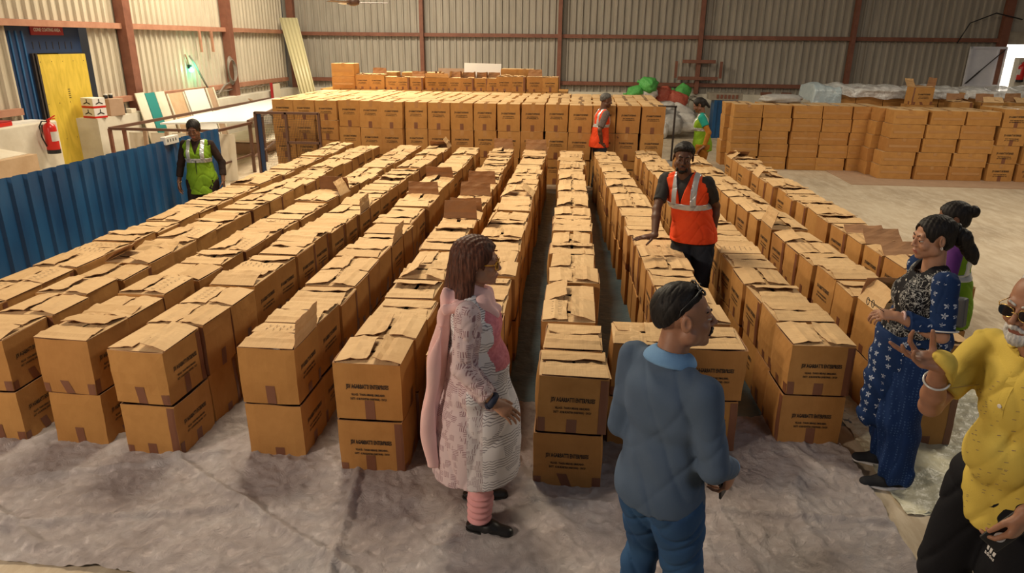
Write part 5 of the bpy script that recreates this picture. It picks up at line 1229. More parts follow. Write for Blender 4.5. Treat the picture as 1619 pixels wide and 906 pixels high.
    shl = U(.03, rcf(n0+V3(.055, -.04, .0), fg.sh[0]+V3(-.015, -.045, .02), .036, .032, (0, 0, 1), .7), rcf(n0+V3(-.055, -.03, .0), fg.sh[1]+V3(0, -.03, .03), .040, .036, (0, 0, 1), .7))
    back = U(.05, rcf(V3(.06, -.125, 1.24), V3(.055, -.185, .95), .070, .075, (0, 1, 0), .32), rcf(V3(.055, -.185, .95), V3(.06, -.225, .60), .075, .085, (0, 1, 0), .32), rcf(V3(.06, -.225, .60), V3(.07, -.20, .42), .085, .095, (0, 1, 0), .30), rcf(V3(-.05, -.12, 1.24), V3(-.03, -.20, .50), .06, .08, (0, 1, 0), .30))
    sc = U(.03, loop, shl, back); sc = INT(sc, half((0, 0, .345), (0, -.3, -1)))
    fold = lambda P: sc(P)+.008*np.sin(P[:, 0]*95+5*np.sin(P[:, 2]*2.4)+P[:, 1]*40)+.005*np.sin(P[:, 2]*34+P[:, 0]*40+P[:, 1]*55)*(P[:, 2] > 1.15)
    add_field('scarf', fold, (-.25, -.36, .30), (.25, .25, 1.50), .006, M['pinkdup'], root)
    lg = U(.03, fg.legf(0, .012), fg.legf(1, .012)); lg = INT(lg, half((0, 0, .085), (0, 0, -1)), half((0, 0, .6), (0, 0, 1)))
    gath = lambda P: lg(P)+.006*np.sin(P[:, 2]*170+P[:, 0]*12)*(P[:, 2] < .24)-.006*(P[:, 2] < .24)
    add_field('trousers', gath, (-.30, -.2, .06), (.30, .25, .62), .006, M['pinkpants'], root)
    fg.shoes(root, M['clog'], M['soleblack'], .95, 'clog', True)
woman_pink()

# ------------------------------------------------------------------ 2. man in grey-blue polo, seen from behind
def man_blue():
    root = person('man in grey-blue long-sleeved polo and jeans seen from behind, sunglasses on his head', (.355, 2.30), -52); Lp, Ld = frame_of(root)
    fg = Fig(1.62, 1.08, (0, .0), .108, feet=((.11, .02), (-.13, .03))); fg.hd = fg.hd+V3(.0, .03, .0); H = Head(fg.hd, -34, 3, -4, 1.02)
    w = fg.set_arm(0, Lp(wp(1153, 738, 2.33)), (.6, -1, 0)); fg.set_arm(1, V3(-.10, .17, .96), (-.35, -1, -.6))
    d = Ld((.10, .10, -1)); hr = hand_prims(w, d, Ld((-.85, .5, 0)), True, (34, 46, 30), .6, 1.02, (.75, .40, .55, .9, -.1, .5)); hl = hand_prims(fg.arm[1][1], (.6, .6, -.2), (.5, -.5, -.5), False, k=1.0)
    build_body(root, fg, H, (hr, hl), M['skin_tan'], M['lip_tan'], fat=1.07, nose=1.05); H.eyes(root)
    lo, hi = bbox([H.c], .17); add_field('eyebrow', H.brow_f(.0042), lo, hi, .0022, M['hair_black'], root)
    add_field('hair', H.hair_short(.009, .012, .0018, -.062), lo, hi, .003, M['hair_black'], root)
    mo = H.wrap(wrinkle(U(.004, rc((0, .0985, -.048), (.019, .092, -.054), .0062, .0058), rc((0, .0985, -.048), (-.019, .092, -.054), .0062, .0058), rc((.019, .092, -.054), (.029, .083, -.064), .0055, .003), rc((-.019, .092, -.054), (-.029, .083, -.064), .0055, .003)), .001, 400)); add_field('moustache', mo, lo, hi, .0022, M['hair_black'], root)
    glasses(H, root, M['black'], M['lensdark'], off=(0, -.022, .040), tilt=42, rim=.003, parent=1)
    kk = 1.66; shirt = U(.03, fg.torso(.016, .01), rcf(fg.waist, fg.pel+V3(0, 0, -.06), .088*kk+.018, .104*kk+.020, (0, 1, 0), .74)); shirt = INT(shirt, half((0, 0, .80), (0, .05, -1)))
    shirt = U(.028, shirt, sleeve_f(fg, 0, .017, 1.90), sleeve_f(fg, 1, .017, 1.90)); shirt = SUB(.006, wrinkle(shirt, .0055, 15, 5., (1, 1, .8)), rc(fg.neck+V3(0, .0, .08), fg.neck+V3(0, .01, .0), .060, .054))
    def diag(P): b = shirt(P); return b+.0025*np.sin(P[:, 2]*38+P[:, 0]*46+2*np.sin(P[:, 0]*9))*np.exp(-((P[:, 2]-1.0)/.16)**2)
    add_field('polo_shirt', diag, (-.50, -.30, .76), (.52, .42, 1.50), .007, M['greyblue'], root)
    n0 = fg.neck+V3(0, .006, .012); pts = [n0+V3(.074*math.cos(R(a)), .074*math.sin(R(a))*.95, .022-.012*math.sin(R(a))) for a in range(-235, 56, 15)]
    col = U(.008, *[rcf(pts[i]-V3(0, 0, .012), pts[i+1]-V3(0, 0, .012), .024, .024, unit(pts[i]-n0+V3(0, 0, .05)), .36) for i in range(len(pts)-1)])
    add_field('collar', col, n0-V3(.14, .14, .1), n0+V3(.14, .14, .12), .0045, M['lightblue'], root)
    for i in (0, 1):
        e, w_ = fg.arm[i]; u = unit(w_-e); cf = INT(rc(w_-u*.055, w_+u*.02, .041, .038), half(w_+u*.010, u), half(w_-u*.062, -u)); lo, hi = bbox([w_], .08); add_field('cuff', cf, lo, hi, .004, M['lightblue'], root)
    jn = U(.035, fg.legf(0, .016, (.054, .038, .034)), fg.legf(1, .016, (.054, .038, .034)), ell(fg.pel, (.162, .122, .12))); jn = INT(jn, half((0, 0, .045), (0, 0, -1)), half((0, 0, .98), (0, 0, 1)))
    add_field('jeans', wrinkle(jn, .010, 17, 1., (1, 1, 1.5)), (-.34, -.3, .03), (.36, .34, 1.0), .008, M['denim'], root)
    pk = MB()
    for sx in (-1, 1): pass
    fg.shoes(root, M['shoeknit'], M['soleblack'], 1.05)
    hd = w+unit(d)*.085+Ld((-.85, .5, 0))*.022
    q = unit(d); s_ = unit(np.cross(q, Ld((-.85, .5, 0)))); nn = np.cross(q, s_); ph = MB(); vs_ = []
    for a in (-.062, .062):
        for b, c in ((-.031, -.005), (.031, -.005), (.031, .005), (-.031, .005)): vs_.append(hd+q*a+s_*b+nn*c)
    ph.add(vs_, [(0, 1, 2, 3), (7, 6, 5, 4), (0, 4, 5, 1), (1, 5, 6, 2), (2, 6, 7, 3), (3, 7, 4, 0)]); return ph, root
ph, rb_ = man_blue()
po_ = ph.obj('phone', M['black'], bevel=.004, label='black phone held in the right hand of the man in grey-blue', cat='phone'); po_.location = rb_.location; po_.rotation_euler = rb_.rotation_euler

# ------------------------------------------------------------------ 3. woman in navy block print
def woman_navy():
    root = person('woman with dark ponytail, black vest with white linework over navy print, facing left', (1.915, 3.78), 88); Lp, Ld = frame_of(root)
    fg = Fig(1.56, 1.10, (0, .0), .104, True, 1.12, feet=((.09, -.02), (-.15, .02)), foot_out=(4, -4)); H = Head(fg.hd+V3(0, .015, 0), 6, -8, 0, .98)
    wl_ = fg.set_arm(1, Lp(wp(1418, 500, 3.62)), (-.4, -.6, -1)); wr_ = fg.set_arm(0, Lp(wp(1424, 492, 3.84)), (.4, -.6, -1))
    d = Ld((-1, .12, .08)); hl = hand_prims(wl_, d, Ld((0, .45, -.9)), False, (35, 45, 30), .7, .93); hr = hand_prims(wr_, Ld((-1, -.35, 0)), Ld((0, -.7, -.6)), True, (40, 50, 35), .6, .93)
    build_body(root, fg, H, (hr, hl), M['skin_fair'], M['lip_fair'], arm_from=.5, fat=1.04); H.eyes(root)
    c = H.c; lo, hi = bbox([c], .17); add_field('eyebrow', H.brow_f(.003), lo, hi, .0022, M['hair_black'], root)
    cap = U(.02, ell((0, -.016, .036), (.084, .106, .090)), ell((0, -.05, -.02), (.074, .058, .06)), ell((0, -.105, .03), (.035, .03, .035)))
    tail = U(.03, rc((0, -.12, .03), (0, -.155, -.02), .028, .042), rc((0, -.155, -.02), (0, -.215, -.13), .044, .030), rc((0, -.205, -.10), (0, -.235, -.175), .03, .012))
    hf = U(.012, SUB(.010, cap, ell((0, .10, -.03), (.066, .092, .112)), ell((.082, .0, -.03), (.03, .032, .06)), ell((-.082, .0, -.03), (.03, .032, .06)), ell((0, .02, -.11), (.08, .1, .06))), tail)
    add_field('hair', H.wrap(strands(hf, .0025, 230)), c-V3(.16, .30, .25), c+V3(.16, .16, .17), .0038, M['hair_black'], root)
    ring(H.T((0, -.115, .03)), H.T((0, -.16, 0)), .030, .011, M['black'], 'hair_tie', root); ring(H.T((-.083, -.006, -.040)), H.T((-.083, .05, -.04)), .008, .0018, M['pearl'], 'earring', root)
    dl = unit(d); ring(wl_-dl*.03, wl_, .028, .007, M['watch'], 'wrist_strap', root)
    bl = U(.02, sleeve_f(fg, 0, .026, .92), sleeve_f(fg, 1, .026, .92)); lo2, hi2 = bbox([fg.sh[0], fg.sh[1], fg.arm[0][0], fg.arm[1][0]], .12)
    add_field('sleeves', wrinkle(bl, .004, 30), lo2, hi2, .0055, M['navyprint'], root)
    for i in (0, 1):
        e = fg.arm[i][0]; s0 = fg.sh[i]; u = unit(e-s0); p = s0+(e-s0)*.88; ring(p, p+u, .024*1.61+.034, .004, M['solewhite'], 'sleeve_trim', root)
    z0 = .70; vb = U(.03, fg.torso(.026, .030, .022), rcf(fg.waist, V3(0, 0, z0-.03), .150, .190, (1, 0, 0), .86)); vb = INT(vb, half((0, 0, z0), (0, 0, -1)))
    hol = [rc(fg.sh[i]+V3((.075, -.075)[i], 0, -.02), fg.sh[i]+V3((.15, -.15)[i], 0, -.08), .052, .06) for i in (0, 1)]
    vb = SUB(.005, wrinkle(vb, .006, 16, 2.), rc(fg.neck+V3(0, 0, .08), fg.neck+V3(0, .03, -.03), .074, .062), *hol)
    def mf(C_): return (((np.abs(C_[:, 0]) < .028) & (C_[:, 1] > .05)) | (C_[:, 2] > fg.neck[2]-.035) & (ln(C_[:, :2]-fg.neck[:2]) < .105) | (C_[:, 2] < z0+.014)).astype(int)
    add_field('vest', vb, (-.34, -.30, z0-.03), (.34, .34, 1.42), .0058, [M['vestblack'], M['darktrim']], root, mf)
    for k in range(6):
        b = MB().lathe([(.006, 0), (.007, .002), (.004, .004)], n=10).obj('button', M['pearl'], root)
        # placed on the vest front by marching along the ray
        o_ = V3(-.012, .32, 1.22-.07*k); f_ = vb
        for _ in range(60):
            dd = float(f_(o_[None])[0]); 
            if dd < .002: break
            o_[1] -= dd*.8
        b.location = o_; b.rotation_euler = (R(-90), 0, 0)
    # draped trousers with overlapping wrap
    kt = .022; lg = U(.05, fg.legf(0, .028, (.060, .050, .034)), fg.legf(1, .028, (.060, .050, .034)), ell(fg.pel+V3(0, 0, -.02), (.185, .15, .14)))
    lg = INT(lg, half((0, 0, .055), (0, 0, -1)), half((0, 0, .95), (0, 0, 1)))
    bag = lambda P: lg(P)+.009*np.sin(P[:, 0]*60+P[:, 1]*55+4*np.sin(P[:, 2]*5))*np.clip((.9-P[:, 2])*2, .2, 1)-.012*np.exp(-((P[:, 2]-.14)/.07)**2)
    add_field('trousers', bag, (-.34, -.28, .04), (.32, .34, .97), .0065, M['navydots'], root)
    wrap_ = INT(U(.05, rcf(V3(.0, .03, .86), V3(.0, .14, .40), .185, .09, (1, 0, 0), .92), rcf(V3(0, 0, .84), V3(0, .02, .62), .182, .182, (1, 0, 0), .9)), half((0, 0, .93), (0, 0, 1)), half((0, .02, .36), (0, -.80, -.62)))
    wrap_ = lambda P, g=wrap_: g(P)+.007*np.sin(P[:, 1]*70-P[:, 2]*34+3*np.sin(P[:, 2]*6))
    add_field('wrap_panel', wrap_, (-.3, -.3, .25), (.3, .40, .98), .0065, M['navyprint'], root)
    fg.shoes(root, M['shoeknit'], M['solewhite'], 1.0)
    return root, (wl_, wr_, dl, Lp, Ld)
rn_, (a1, a2, dl_, Lp_, Ld_) = woman_navy()
g = MB(); c0 = a1+dl_*.13+V3(.03, 0, .045)
for sx in (-1, 1): g.tube([c0+V3(sx*.02, .006*sx, 0)+V3(.017*math.cos(2*PI*q/18), 0, .020*math.sin(2*PI*q/18)) for q in range(19)], .0022, 6, caps=False); g.tube([c0+V3(sx*.037, 0, .005), c0+V3(sx*.035, -.06, -.035), c0+V3(sx*.02, -.10, -.05)], .002, 6)
go = g.obj('folded_glasses', M['black'], smooth=True, label='dark glasses held in the hands of the navy print woman', cat='glasses', kind=None); go.location = rn_.location; go.rotation_euler = rn_.rotation_euler

# ------------------------------------------------------------------ 4. woman in purple with lime vest
def woman_purple():
    root = person('woman in purple with lime vest and hair bun, mostly behind the navy print woman', (2.57, 4.74), 62); Lp, Ld = frame_of(root)
    fg = Fig(1.43, .98, (0, .05), .104, True, 1.0); H = Head(fg.hd+V3(0, .02, 0), 15, -12, 0, .97)
    wl_ = fg.set_arm(1, V3(-.15, .22, .90), (-.8, -.8, -.3)); wr_ = fg.set_arm(0, V3(.15, .22, .90), (.8, -.8, -.3))
    build_body(root, fg, H, (hand_prims(wr_, (-.6, .8, .0), (-.3, -.3, -1), True, (30, 30, 25), k=.9), hand_prims(wl_, (.6, .8, 0), (.3, -.3, -1), False, (30, 30, 25), k=.9)), M['skin_brown'], M['lip_brown'], h_head=.005, h_arm=.006); H.eyes(root)
    c = H.c; cap = U(.02, ell((0, -.016, .036), (.082, .104, .088)), ell((0, -.05, -.02), (.072, .056, .055))); bun = ell((0, -.125, .035), (.042, .036, .042))
    hf = U(.006, SUB(.010, cap, ell((0, .10, -.03), (.066, .092, .112)), ell((.082, .0, -.03), (.03, .032, .06)), ell((-.082, .0, -.03), (.03, .032, .06))), bun); add_field('hair', H.wrap(strands(hf, .0025, 230)), c-V3(.17, .22, .2), c+V3(.17, .2, .17), .005, M['hair_black'], root)
    sh = U(.02, INT(fg.torso(.014, 0, .03), half((0, 0, .56), (0, 0, -1))), sleeve_f(fg, 0, .016, .98), sleeve_f(fg, 1, .016, .98)); sh = SUB(.005, wrinkle(sh, .004, 26), rc(fg.neck+V3(0, 0, .08), fg.neck, .05, .05))
    e0 = fg.arm[1][0]; add_field('blouse', sh, (-.36, -.26, .55), (.36, .34, 1.36), .008, [M['purple'], M['purpleprint']], root, lambda C_: ((C_[:, 2] < fg.arm[1][0][2]+.075) & (np.abs(C_[:, 0]) > .15)).astype(int))
    vest(root, fg, M['lime'], .62, 1.24, True, .026, bust=.03)
    pn = U(.03, fg.legf(0, .03), fg.legf(1, .03), ell(fg.pel, (.165, .13, .12))); pn = INT(pn, half((0, 0, .05), (0, 0, -1)), half((0, 0, .85), (0, 0, 1))); add_field('trousers', wrinkle(pn, .008, 20), (-.3, -.25, .03), (.3, .3, .88), .009, M['purple'], root)
    fg.shoes(root, M['shoeknit'], M['soleblack'], .95)
    bg = MB().box(-.075, .075, -.035, .035, -.10, .10).obj('waist_bag', M['greybag'], root, bevel=.015, loc=(-.17, -.03, .76), rot=(0, R(6), R(70)))
woman_purple()

# ------------------------------------------------------------------ 5. man in yellow
def man_yellow():
    root = person('white-bearded man in yellow polo and black track trousers gesturing with an open hand', (1.63, 2.33), 112); Lp, Ld = frame_of(root)
    fg = Fig(1.74, .98, (0, .06), .108, feet=((.13, .02), (-.12, -.02))); H = Head(fg.hd+V3(0, .045, -.005), 4, -8, 0, 1.02)
    wr_ = fg.set_arm(0, Lp(wp(1487, 577, 2.28)), (.35, -.3, -1)); wl_ = fg.set_arm(1, Lp(wp(1622, 812, 2.02)), (-.5, -1, 0))
    d = Ld((-1, .0, .25)); hr = hand_prims(wr_, d, Ld((.15, -.35, .95)), True, None, 1.6, 1.02, (.35, .55, .75, .45, .15, .85), curls=((38, 26, 18), (6, 10, 8), (14, 22, 16), (20, 28, 20)))
    hl = hand_prims(wl_, Ld((-.22, 0, -1)), Ld((-.5, .75, 0)), False, (30, 40, 30), .7, 1.0, (.7, .5, .4, .9, .0, .4))
    build_body(root, fg, H, (hr, hl), M['skin_tan'], M['lip_tan'], arm_from=.4, fat=1.05, nose=1.05); H.eyes(root)
    c = H.c; lo, hi = bbox([c], .18)
    add_field('hair', H.hair_short(.007, .045, .002, -.05), lo, hi, .003, M['beard'], root)
    bd = U(.012, ell((0, .072, -.092), (.034, .030, .030)), ell((.038, .045, -.078), (.020, .034, .034)), ell((-.038, .045, -.078), (.020, .034, .034)), ell((.058, .012, -.052), (.014, .020, .04)), ell((-.058, .012, -.052), (.014, .020, .04)), rc((0, .0985, -.047), (.024, .088, -.058), .0085, .007), rc((0, .0985, -.047), (-.024, .088, -.058), .0085, .007))
    bd = SUB(.003, bd, rc((-.018, .102, -.062), (.018, .102, -.062), .0075, .0075)); add_field('beard', H.wrap(strands(bd, .0022, 420)), lo, hi, .003, M['beard'], root)
    add_field('eyebrow', H.brow_f(.004), lo, hi, .0022, M['beard'], root); glasses(H, root, M['gold'], M['lensdark'], rim=.0018)
    kk = 1.7; sh = U(.035, fg.torso(.018, .03), rcf(fg.waist, fg.pel+V3(0, 0, -.10), .145, .170, (0, 1, 0), .80)); sh = INT(sh, half((0, 0, .74), (0, .04, -1))); sh = U(.03, sh, sleeve_f(fg, 0, .020, .78), sleeve_f(fg, 1, .020, .82)); sh = SUB(.006, wrinkle(sh, .009, 13, 9.), rc(fg.neck+V3(0, 0, .08), fg.neck+V3(0, .01, -.01), .066, .062))
    SHF = sh; add_field('polo_shirt', sh, (-.48, -.32, .70), (.48, .46, 1.48), .0065, M['yellowcloth'], root)
    n0 = fg.neck+V3(0, .006, .012); pts = [n0+V3(.074*math.cos(R(a)), .074*math.sin(R(a))*.95, .022-.012*math.sin(R(a))) for a in range(-235, 56, 15)]
    col = U(.008, *[rcf(pts[i]-V3(0, 0, .012), pts[i+1]-V3(0, 0, .012), .024, .024, unit(pts[i]-n0+V3(0, 0, .05)), .36) for i in range(len(pts)-1)]); add_field('collar', col, n0-V3(.14, .14, .1), n0+V3(.14, .14, .12), .005, M['yellowcloth'], root)
    def snap(x, z, off=.002, y=.5):
        o_ = V3(x, y, z)
        for _ in range(80):
            dd = float(SHF(o_[None])[0])
            if dd < off: break
            o_[1] -= dd*.8
        return o_
    pl_ = MB(); a = [snap(-.016, 1.38-.02*i) for i in range(9)]+[snap(.016, 1.38-.02*i) for i in range(9)]; pl_.add(a, [(i, i+9, i+10, i+1) for i in range(8)]); pl_.obj('placket', M['yellowcloth'], root)
    for k in range(2): MB().lathe([(.007, 0), (.008, .002), (.005, .004)], n=12).obj('button', M['pearl'], root, loc=snap(0, 1.35-.09*k, .003), rot=(R(-90), 0, 0))
    r2_ = random.Random(5); fk = MB()
    for _ in range(150):
        x, z = r2_.uniform(-.2, .2), r2_.uniform(.78, 1.36); p = snap(x, z, .0016); q = snap(x+.010, z-.003, .0016)
        if p[1] < -.1 or q[1] < -.1: continue
        p2 = snap(x, z-.0022, .0016); q2 = snap(x+.010, z-.0052, .0016); fk.add([p, q, q2, p2], [(0, 1, 2, 3)])
    fk.obj('printed_flecks', M['inkgrey'], root, kind='stuff')
    pn = U(.035, fg.legf(0, .026, (.058, .042, .034)), fg.legf(1, .026, (.058, .042, .034)), ell(fg.pel, (.17, .125, .12))); pn = INT(pn, half((0, 0, .05), (0, 0, -1)), half((0, 0, .95), (0, 0, 1))); PN = wrinkle(pn, .009, 15, 3.); add_field('track_trousers', PN, (-.36, -.3, .03), (.36, .34, .97), .008, M['blackcloth'], root)
    def snapp(x, z, off=.003, ax=(0, 1)):
        o_ = V3(x, .5, z) if ax == (0, 1) else V3(x, 0, z)
        for _ in range(120):
            dd = float(PN(o_[None])[0])
            if dd < off: break
            o_[1] -= dd*.7
        return o_
    for k in range(3):                     # three slanted bars on the thigh
        x0, z0 = -.100+k*.017, .700; hgt = .018+.011*k; ps = [snapp(x0+sx*.011+(zz/.05)*-.010, z0+zz) for zz in (0, hgt) for sx in (0, 1)]; MB().add(ps, [(0, 1, 3, 2)]).obj('logo_bar', M['solewhite'], root)
    tv, tf = text_data('adidas', .022, 0, 0, .9, .0005); MB().add([snapp(-.078-v_[0], .688+v_[1]) for v_ in tv], tf).obj('logo_lettering', M['solewhite'], root, kind='stuff')
    for k in range(3):
        st = MB(); ps = []
        for i in range(26):
            z_ = .66-.022*i
            for b in (0, 1):
                ang = R(192+k*7+b*3.2); ctr = fg.hip[1]+(fg.knee[1]-fg.hip[1])*max(0, min(1, (fg.hip[1][2]-z_)/(fg.hip[1][2]-fg.knee[1][2]))) ; o_ = ctr+V3(math.cos(ang), math.sin(ang), 0)*.26; o_[2] = z_; dv = V3(-math.cos(ang), -math.sin(ang), 0)
                for _ in range(60):
                    dd = float(PN(o_[None])[0])
                    if dd < .003: break
                    o_ = o_+dv*dd*.8
                ps.append(o_)
        st.add(ps, [(2*i, 2*i+1, 2*i+3, 2*i+2) for i in range(25)]); st.obj('side_stripe', M['solewhite'], root)
    fg.shoes(root, M['shoeknit'], M['solewhite'], 1.05); ring(wr_+(fg.arm[0][0]-wr_)*.36, wr_, .040, .004, M['reflect'], 'steel_bangle', root)
    hd = wl_+unit(Ld((-.22, 0, -1)))*.085+Ld((-.5, .75, 0))*.022; return root, hd, Ld
ry_, hd_, Ld5 = man_yellow()
q = unit(Ld5((-.6, 0, -.75))); nn = unit(Ld5((-.25, -1, .15))); nn = unit(nn-q*(nn@q)); s_ = np.cross(q, nn); ph = MB(); vs_ = []
for a in (-.075, .075):
    for b, c in ((-.036, -.005), (.036, -.005), (.036, .005), (-.036, .005)): vs_.append(hd_+q*a+s_*b+nn*c)
ph.add(vs_, [(0, 1, 2, 3), (7, 6, 5, 4), (0, 4, 5, 1), (1, 5, 6, 2), (2, 6, 7, 3), (3, 7, 4, 0)])
pe = empty('phone', ry_.location, 0, label='black phone with round white badge in left hand of yellow-shirted man', cat='phone'); pe.rotation_euler = ry_.rotation_euler
ph.obj('phone_body', M['black'], pe, bevel=.004)
for k, (r_, m_, o_) in enumerate(((.018, 'solewhite', .0062), (.007, 'black', .0070))):
    dk = MB(); cc = hd_+q*.03+nn*o_; dk.add([cc+(q*math.cos(2*PI*i/20)+s_*math.sin(2*PI*i/20))*r_ for i in range(20)], [tuple(range(20))]); dk.obj('badge' if k == 0 else 'badge_mark', M[m_], pe)

# ------------------------------------------------------------------ 6-9. the workers
def worker(lab, loc, rz, h, girth, skin, lip, hair, build, **k):
    root = person(lab, loc, rz); return root
def young_man():
    root = person('young bearded man in orange safety vest and charcoal t-shirt leaning on a carton', (1.04, 6.02), 168); Lp, Ld = frame_of(root)
    fg = Fig(1.67, .98, (.12, .11), .108, feet=((.10, -.02), (-.08, .03)), sdrop=.02, turn=-14); fg.hd = fg.hd+V3(.01, .03, -.01); H = Head(fg.hd, 6, -8, -4, 1.0)
    wr_ = fg.set_arm(0, Lp(wp(1035, 372, 5.68)), (.6, -.6, .1)); wl_ = fg.set_arm(1, Lp(wp(1127, 372, 5.98)), (-.4, -1, 0))
    hr = hand_prims(wr_, Ld((-1, -.25, -.12)), (0, 0, -1), True, (2, 6, 4), 1.2, 1.02); hl = hand_prims(wl_, (0, 0, -1), (1, .2, 0), False, (55, 60, 45), .5, 1.0)
    build_body(root, fg, H, (hr, hl), M['skin_dark'], M['lip_dark'], h_head=.0038, h_arm=.006); H.eyes(root)
    c = H.c; lo, hi = bbox([c], .18); add_field('eyebrow', H.brow_f(.0042), lo, hi, .003, M['hair_black'], root)
    hs = U(.02, H.hair_short(.016, .0, .004, -.045), H.wrap(wrinkle(ell((0, .022, .092), (.058, .066, .034)), .005, 90))); add_field('hair', hs, lo, hi, .0045, M['hair_black'], root)
    bd = U(.006, ell((0, .072, -.098), (.028, .022, .020)), ell((.038, .045, -.088), (.012, .030, .024)), ell((-.038, .045, -.088), (.012, .030, .024)), rc((0, .096, -.0485), (.022, .088, -.055), .004, .003), rc((0, .096, -.0485), (-.022, .088, -.055), .004, .003)); add_field('beard', H.wrap(strands(bd, .0012, 420)), lo, hi, .0032, M['hair_black'], root)
    sh = U(.02, INT(fg.torso(.012), half((0, 0, .82), (0, 0, -1))), sleeve_f(fg, 0, .018, .72), sleeve_f(fg, 1, .018, .72)); sh = SUB(.004, wrinkle(sh, .005, 22), rc(fg.neck+V3(0, 0, .08), fg.neck, .055, .052)); add_field('t_shirt', sh, (-.4, -.26, .78), (.45, .4, 1.50), .008, M['charcoal'], root)
    v_ = vest(root, fg, M['orange'], .80, 1.44, True, .028, h=.0065, vneck=.24); MB().tube([(.03, .17, 1.22), (.012, .165, 1.1), (.005, .155, 1.0), (-.005, .15, .9), (-.01, .15, .82)], .004, 6).obj('zip', M['black'], v_)
    pn = U(.03, fg.legf(0, .02, (.052, .038, .032)), fg.legf(1, .02, (.052, .038, .032)), ell(fg.pel, (.155, .115, .12))); pn = INT(pn, half((0, 0, .05), (0, 0, -1)), half((0, 0, .96), (0, 0, 1))); add_field('jeans', wrinkle(pn, .008, 20), (-.3, -.25, .03), (.3, .3, 1.), .009, M['darkdenim'], root); fg.shoes(root, M['shoeknit'], M['soleblack'])
young_man()
def old_man():
    root = person('grey-haired man in orange safety vest standing in front of the far block', (.31, 12.22), -72); Lp, Ld = frame_of(root)
    fg = Fig(1.60, 1.0, (0, .06), .11, feet=((.08, 0), (-.08, 0))); H = Head(fg.hd+V3(0, .02, 0), -8, -14, 0, 1.0); fg.set_arm(0, Lp(wp(951, 226, 12.05)), (.6, -1, 0)); fg.set_arm(1, V3(-.14, .32, .92), (-.6, -.6, -1))
    build_body(root, fg, H, (hand_prims(fg.arm[0][1], (0, .6, -.8), (-1, 0, 0), True, (40, 40, 30), .5), hand_prims(fg.arm[1][1], (.3, 1, -.2), (0, 0, -1), False)), M['skin_dark'], M['lip_dark'], .015, .006, .009); H.eyes(root)
    c = H.c; lo, hi = bbox([c], .18); add_field('hair', H.hair_short(.011, .012, .002), lo, hi, .006, M['hair_grey'], root)
    sh = U(.02, INT(fg.torso(.012), half((0, 0, .78), (0, 0, -1))), sleeve_f(fg, 0, .020, .85), sleeve_f(fg, 1, .020, .85)); add_field('shirt', SUB(.004, sh, rc(fg.neck+V3(0, 0, .08), fg.neck, .055, .052)), (-.4, -.26, .72), (.45, .45, 1.40), .011, M['check'], root)
    vest(root, fg, M['orange'], .72, 1.36, True, .026, h=.010)
    pn = U(.03, fg.legf(0, .02), fg.legf(1, .02), ell(fg.pel, (.145, .11, .11))); pn = INT(pn, half((0, 0, .05), (0, 0, -1)), half((0, 0, .88), (0, 0, 1))); add_field('trousers', pn, (-.3, -.25, .03), (.3, .3, .92), .012, M['darkdenim'], root); fg.shoes(root, M['shoeknit'], M['soleblack'])
old_man()
def woman_right():
    root = person('woman in lime vest, mustard sleeves and trousers working behind the last row', (2.08, 12.25), 82); Lp, Ld = frame_of(root)
    fg = Fig(1.56, .96, (0, .07), .10, True, 1.1); H = Head(fg.hd+V3(0, .03, -.01), 5, -26, 0, .98); wl_ = fg.set_arm(1, Lp(wp(1113, 232, 12.0)), (-.3, -.7, -1)); wr_ = fg.set_arm(0, Lp(wp(1103, 236, 12.35)), (.3, -.7, -1))
    build_body(root, fg, H, (hand_prims(wr_, (0, .8, -.6), (0, -.5, -1), True), hand_prims(wl_, (0, .8, -.6), (0, -.5, -1), False)), M['skin_brown'], M['lip_brown'], .015, .006, .009); H.eyes(root)
    c = H.c; cap = U(.02, ell((0, -.016, .036), (.082, .104, .088)), ell((0, -.05, -.02), (.072, .056, .055)), rc((0, -.11, .02), (0, -.14, -.10), .03, .02)); hf = SUB(.010, cap, ell((0, .10, -.03), (.066, .092, .112)), ell((.082, .0, -.03), (.03, .032, .06)), ell((-.082, .0, -.03), (.03, .032, .06))); add_field('hair', H.wrap(hf), c-V3(.17, .24, .2), c+V3(.17, .2, .17), .006, M['hair_black'], root)
    sh = U(.02, sleeve_f(fg, 0, .010, 1.92), sleeve_f(fg, 1, .010, 1.92)); add_field('long_sleeves', wrinkle(sh, .003, 40), *bbox([fg.sh[0], fg.sh[1], *fg.arm[0], *fg.arm[1]], .1), .009, M['mustard'], root)
    ts = U(.02, INT(fg.torso(.012, 0, .02), half((0, 0, .75), (0, 0, -1))), sleeve_f(fg, 0, .022, .55), sleeve_f(fg, 1, .022, .55)); add_field('t_shirt', SUB(.004, ts, rc(fg.neck+V3(0, 0, .08), fg.neck, .05, .045)), (-.35, -.25, .7), (.35, .4, 1.38), .010, M['tealcloth'], root)
    vest(root, fg, M['lime'], .70, 1.31, True, .026, h=.010, bust=.02)
    pn = U(.05, fg.legf(0, .05), fg.legf(1, .05), ell(fg.pel, (.165, .13, .12))); pn = INT(pn, half((0, 0, .06), (0, 0, -1)), half((0, 0, .82), (0, 0, 1))); add_field('trousers', wrinkle(pn, .01, 20), (-.35, -.3, .03), (.35, .35, .86), .012, M['mustard'], root); fg.shoes(root, M['shoeknit'], M['soleblack'])
woman_right()
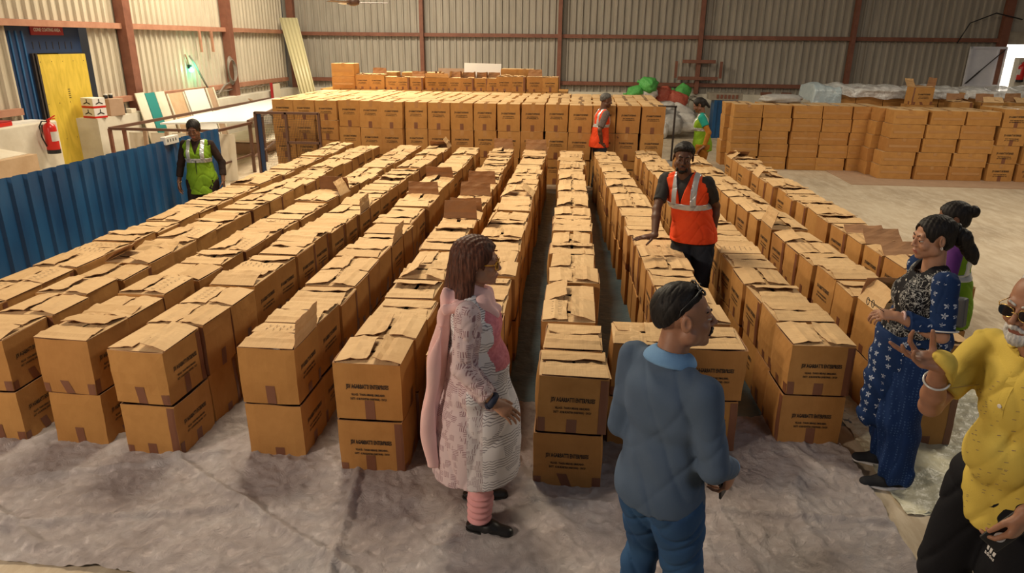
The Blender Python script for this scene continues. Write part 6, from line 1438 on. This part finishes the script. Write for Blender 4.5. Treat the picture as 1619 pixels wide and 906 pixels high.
def woman_left():
    root = person('woman in lime vest and dark sleeves walking between blue fence and cartons', (-4.72, 8.30), -170); Lp, Ld = frame_of(root)
    fg = Fig(1.47, 1.0, (0, .03), .106, True, 1.08); H = Head(fg.hd+V3(0, .02, -.005), 4, -20, 0, .98); fg.set_arm(0, V3(.27, .05, .72), (.6, -1, 0)); fg.set_arm(1, V3(-.27, .05, .74), (-.6, -1, 0))
    build_body(root, fg, H, (hand_prims(fg.arm[0][1], (.02, .1, -1), (-1, .2, 0), True, k=.9), hand_prims(fg.arm[1][1], (-.02, .1, -1), (1, .2, 0), False, k=.9)), M['skin_brown'], M['lip_fair'], .014, .0045, .007); H.eyes(root)
    c = H.c; cap = U(.02, ell((0, -.016, .036), (.082, .104, .086)), ell((0, -.05, -.02), (.072, .056, .055))); hf = SUB(.008, cap, ell((0, .105, -.035), (.068, .085, .105)), ell((.082, .01, -.04), (.03, .032, .05)), ell((-.082, .01, -.04), (.03, .032, .05))); add_field('hair', H.wrap(strands(hf, .002, 200)), c-V3(.17, .2, .2), c+V3(.17, .2, .17), .005, M['hair_black'], root); lo, hi = bbox([c], .17); add_field('eyebrow', H.brow_f(.0035), lo, hi, .003, M['hair_black'], root)
    sh = U(.02, INT(fg.torso(.012, 0, .02), half((0, 0, .55), (0, 0, -1))), sleeve_f(fg, 0, .014, 1.72), sleeve_f(fg, 1, .014, 1.72)); add_field('blouse', SUB(.004, wrinkle(sh, .003, 30), rc(fg.neck+V3(0, 0, .08), fg.neck+V3(0, .01, 0), .048, .045)), (-.36, -.26, .5), (.36, .36, 1.30), .008, M['darkbrownc'], root)
    v_ = vest(root, fg, M['lime'], .58, 1.24, True, .028, h=.007, bust=.02, vneck=.17); MB().tube([(0, .155, 1.0), (.004, .15, .85), (0, .15, .7), (-.01, .155, .59)], .004, 6).obj('zip', M['black'], v_)
    pn = U(.05, fg.legf(0, .04), fg.legf(1, .04), ell(fg.pel, (.138, .108, .10))); pn = INT(pn, half((0, 0, .06), (0, 0, -1)), half((0, 0, .76), (0, 0, 1))); add_field('trousers', wrinkle(pn, .008, 20), (-.35, -.3, .03), (.35, .35, .84), .010, M['darkbrownc'], root); fg.shoes(root, M['shoeknit'], M['soleblack'], .92)
    ring(fg.arm[0][1], fg.arm[0][1]+V3(0, 0, -.1), .026, .003, M['gold'], 'bangle', root); ring(fg.arm[1][1], fg.arm[1][1]+V3(0, 0, -.1), .026, .003, M['gold'], 'bangle', root)
woman_left()
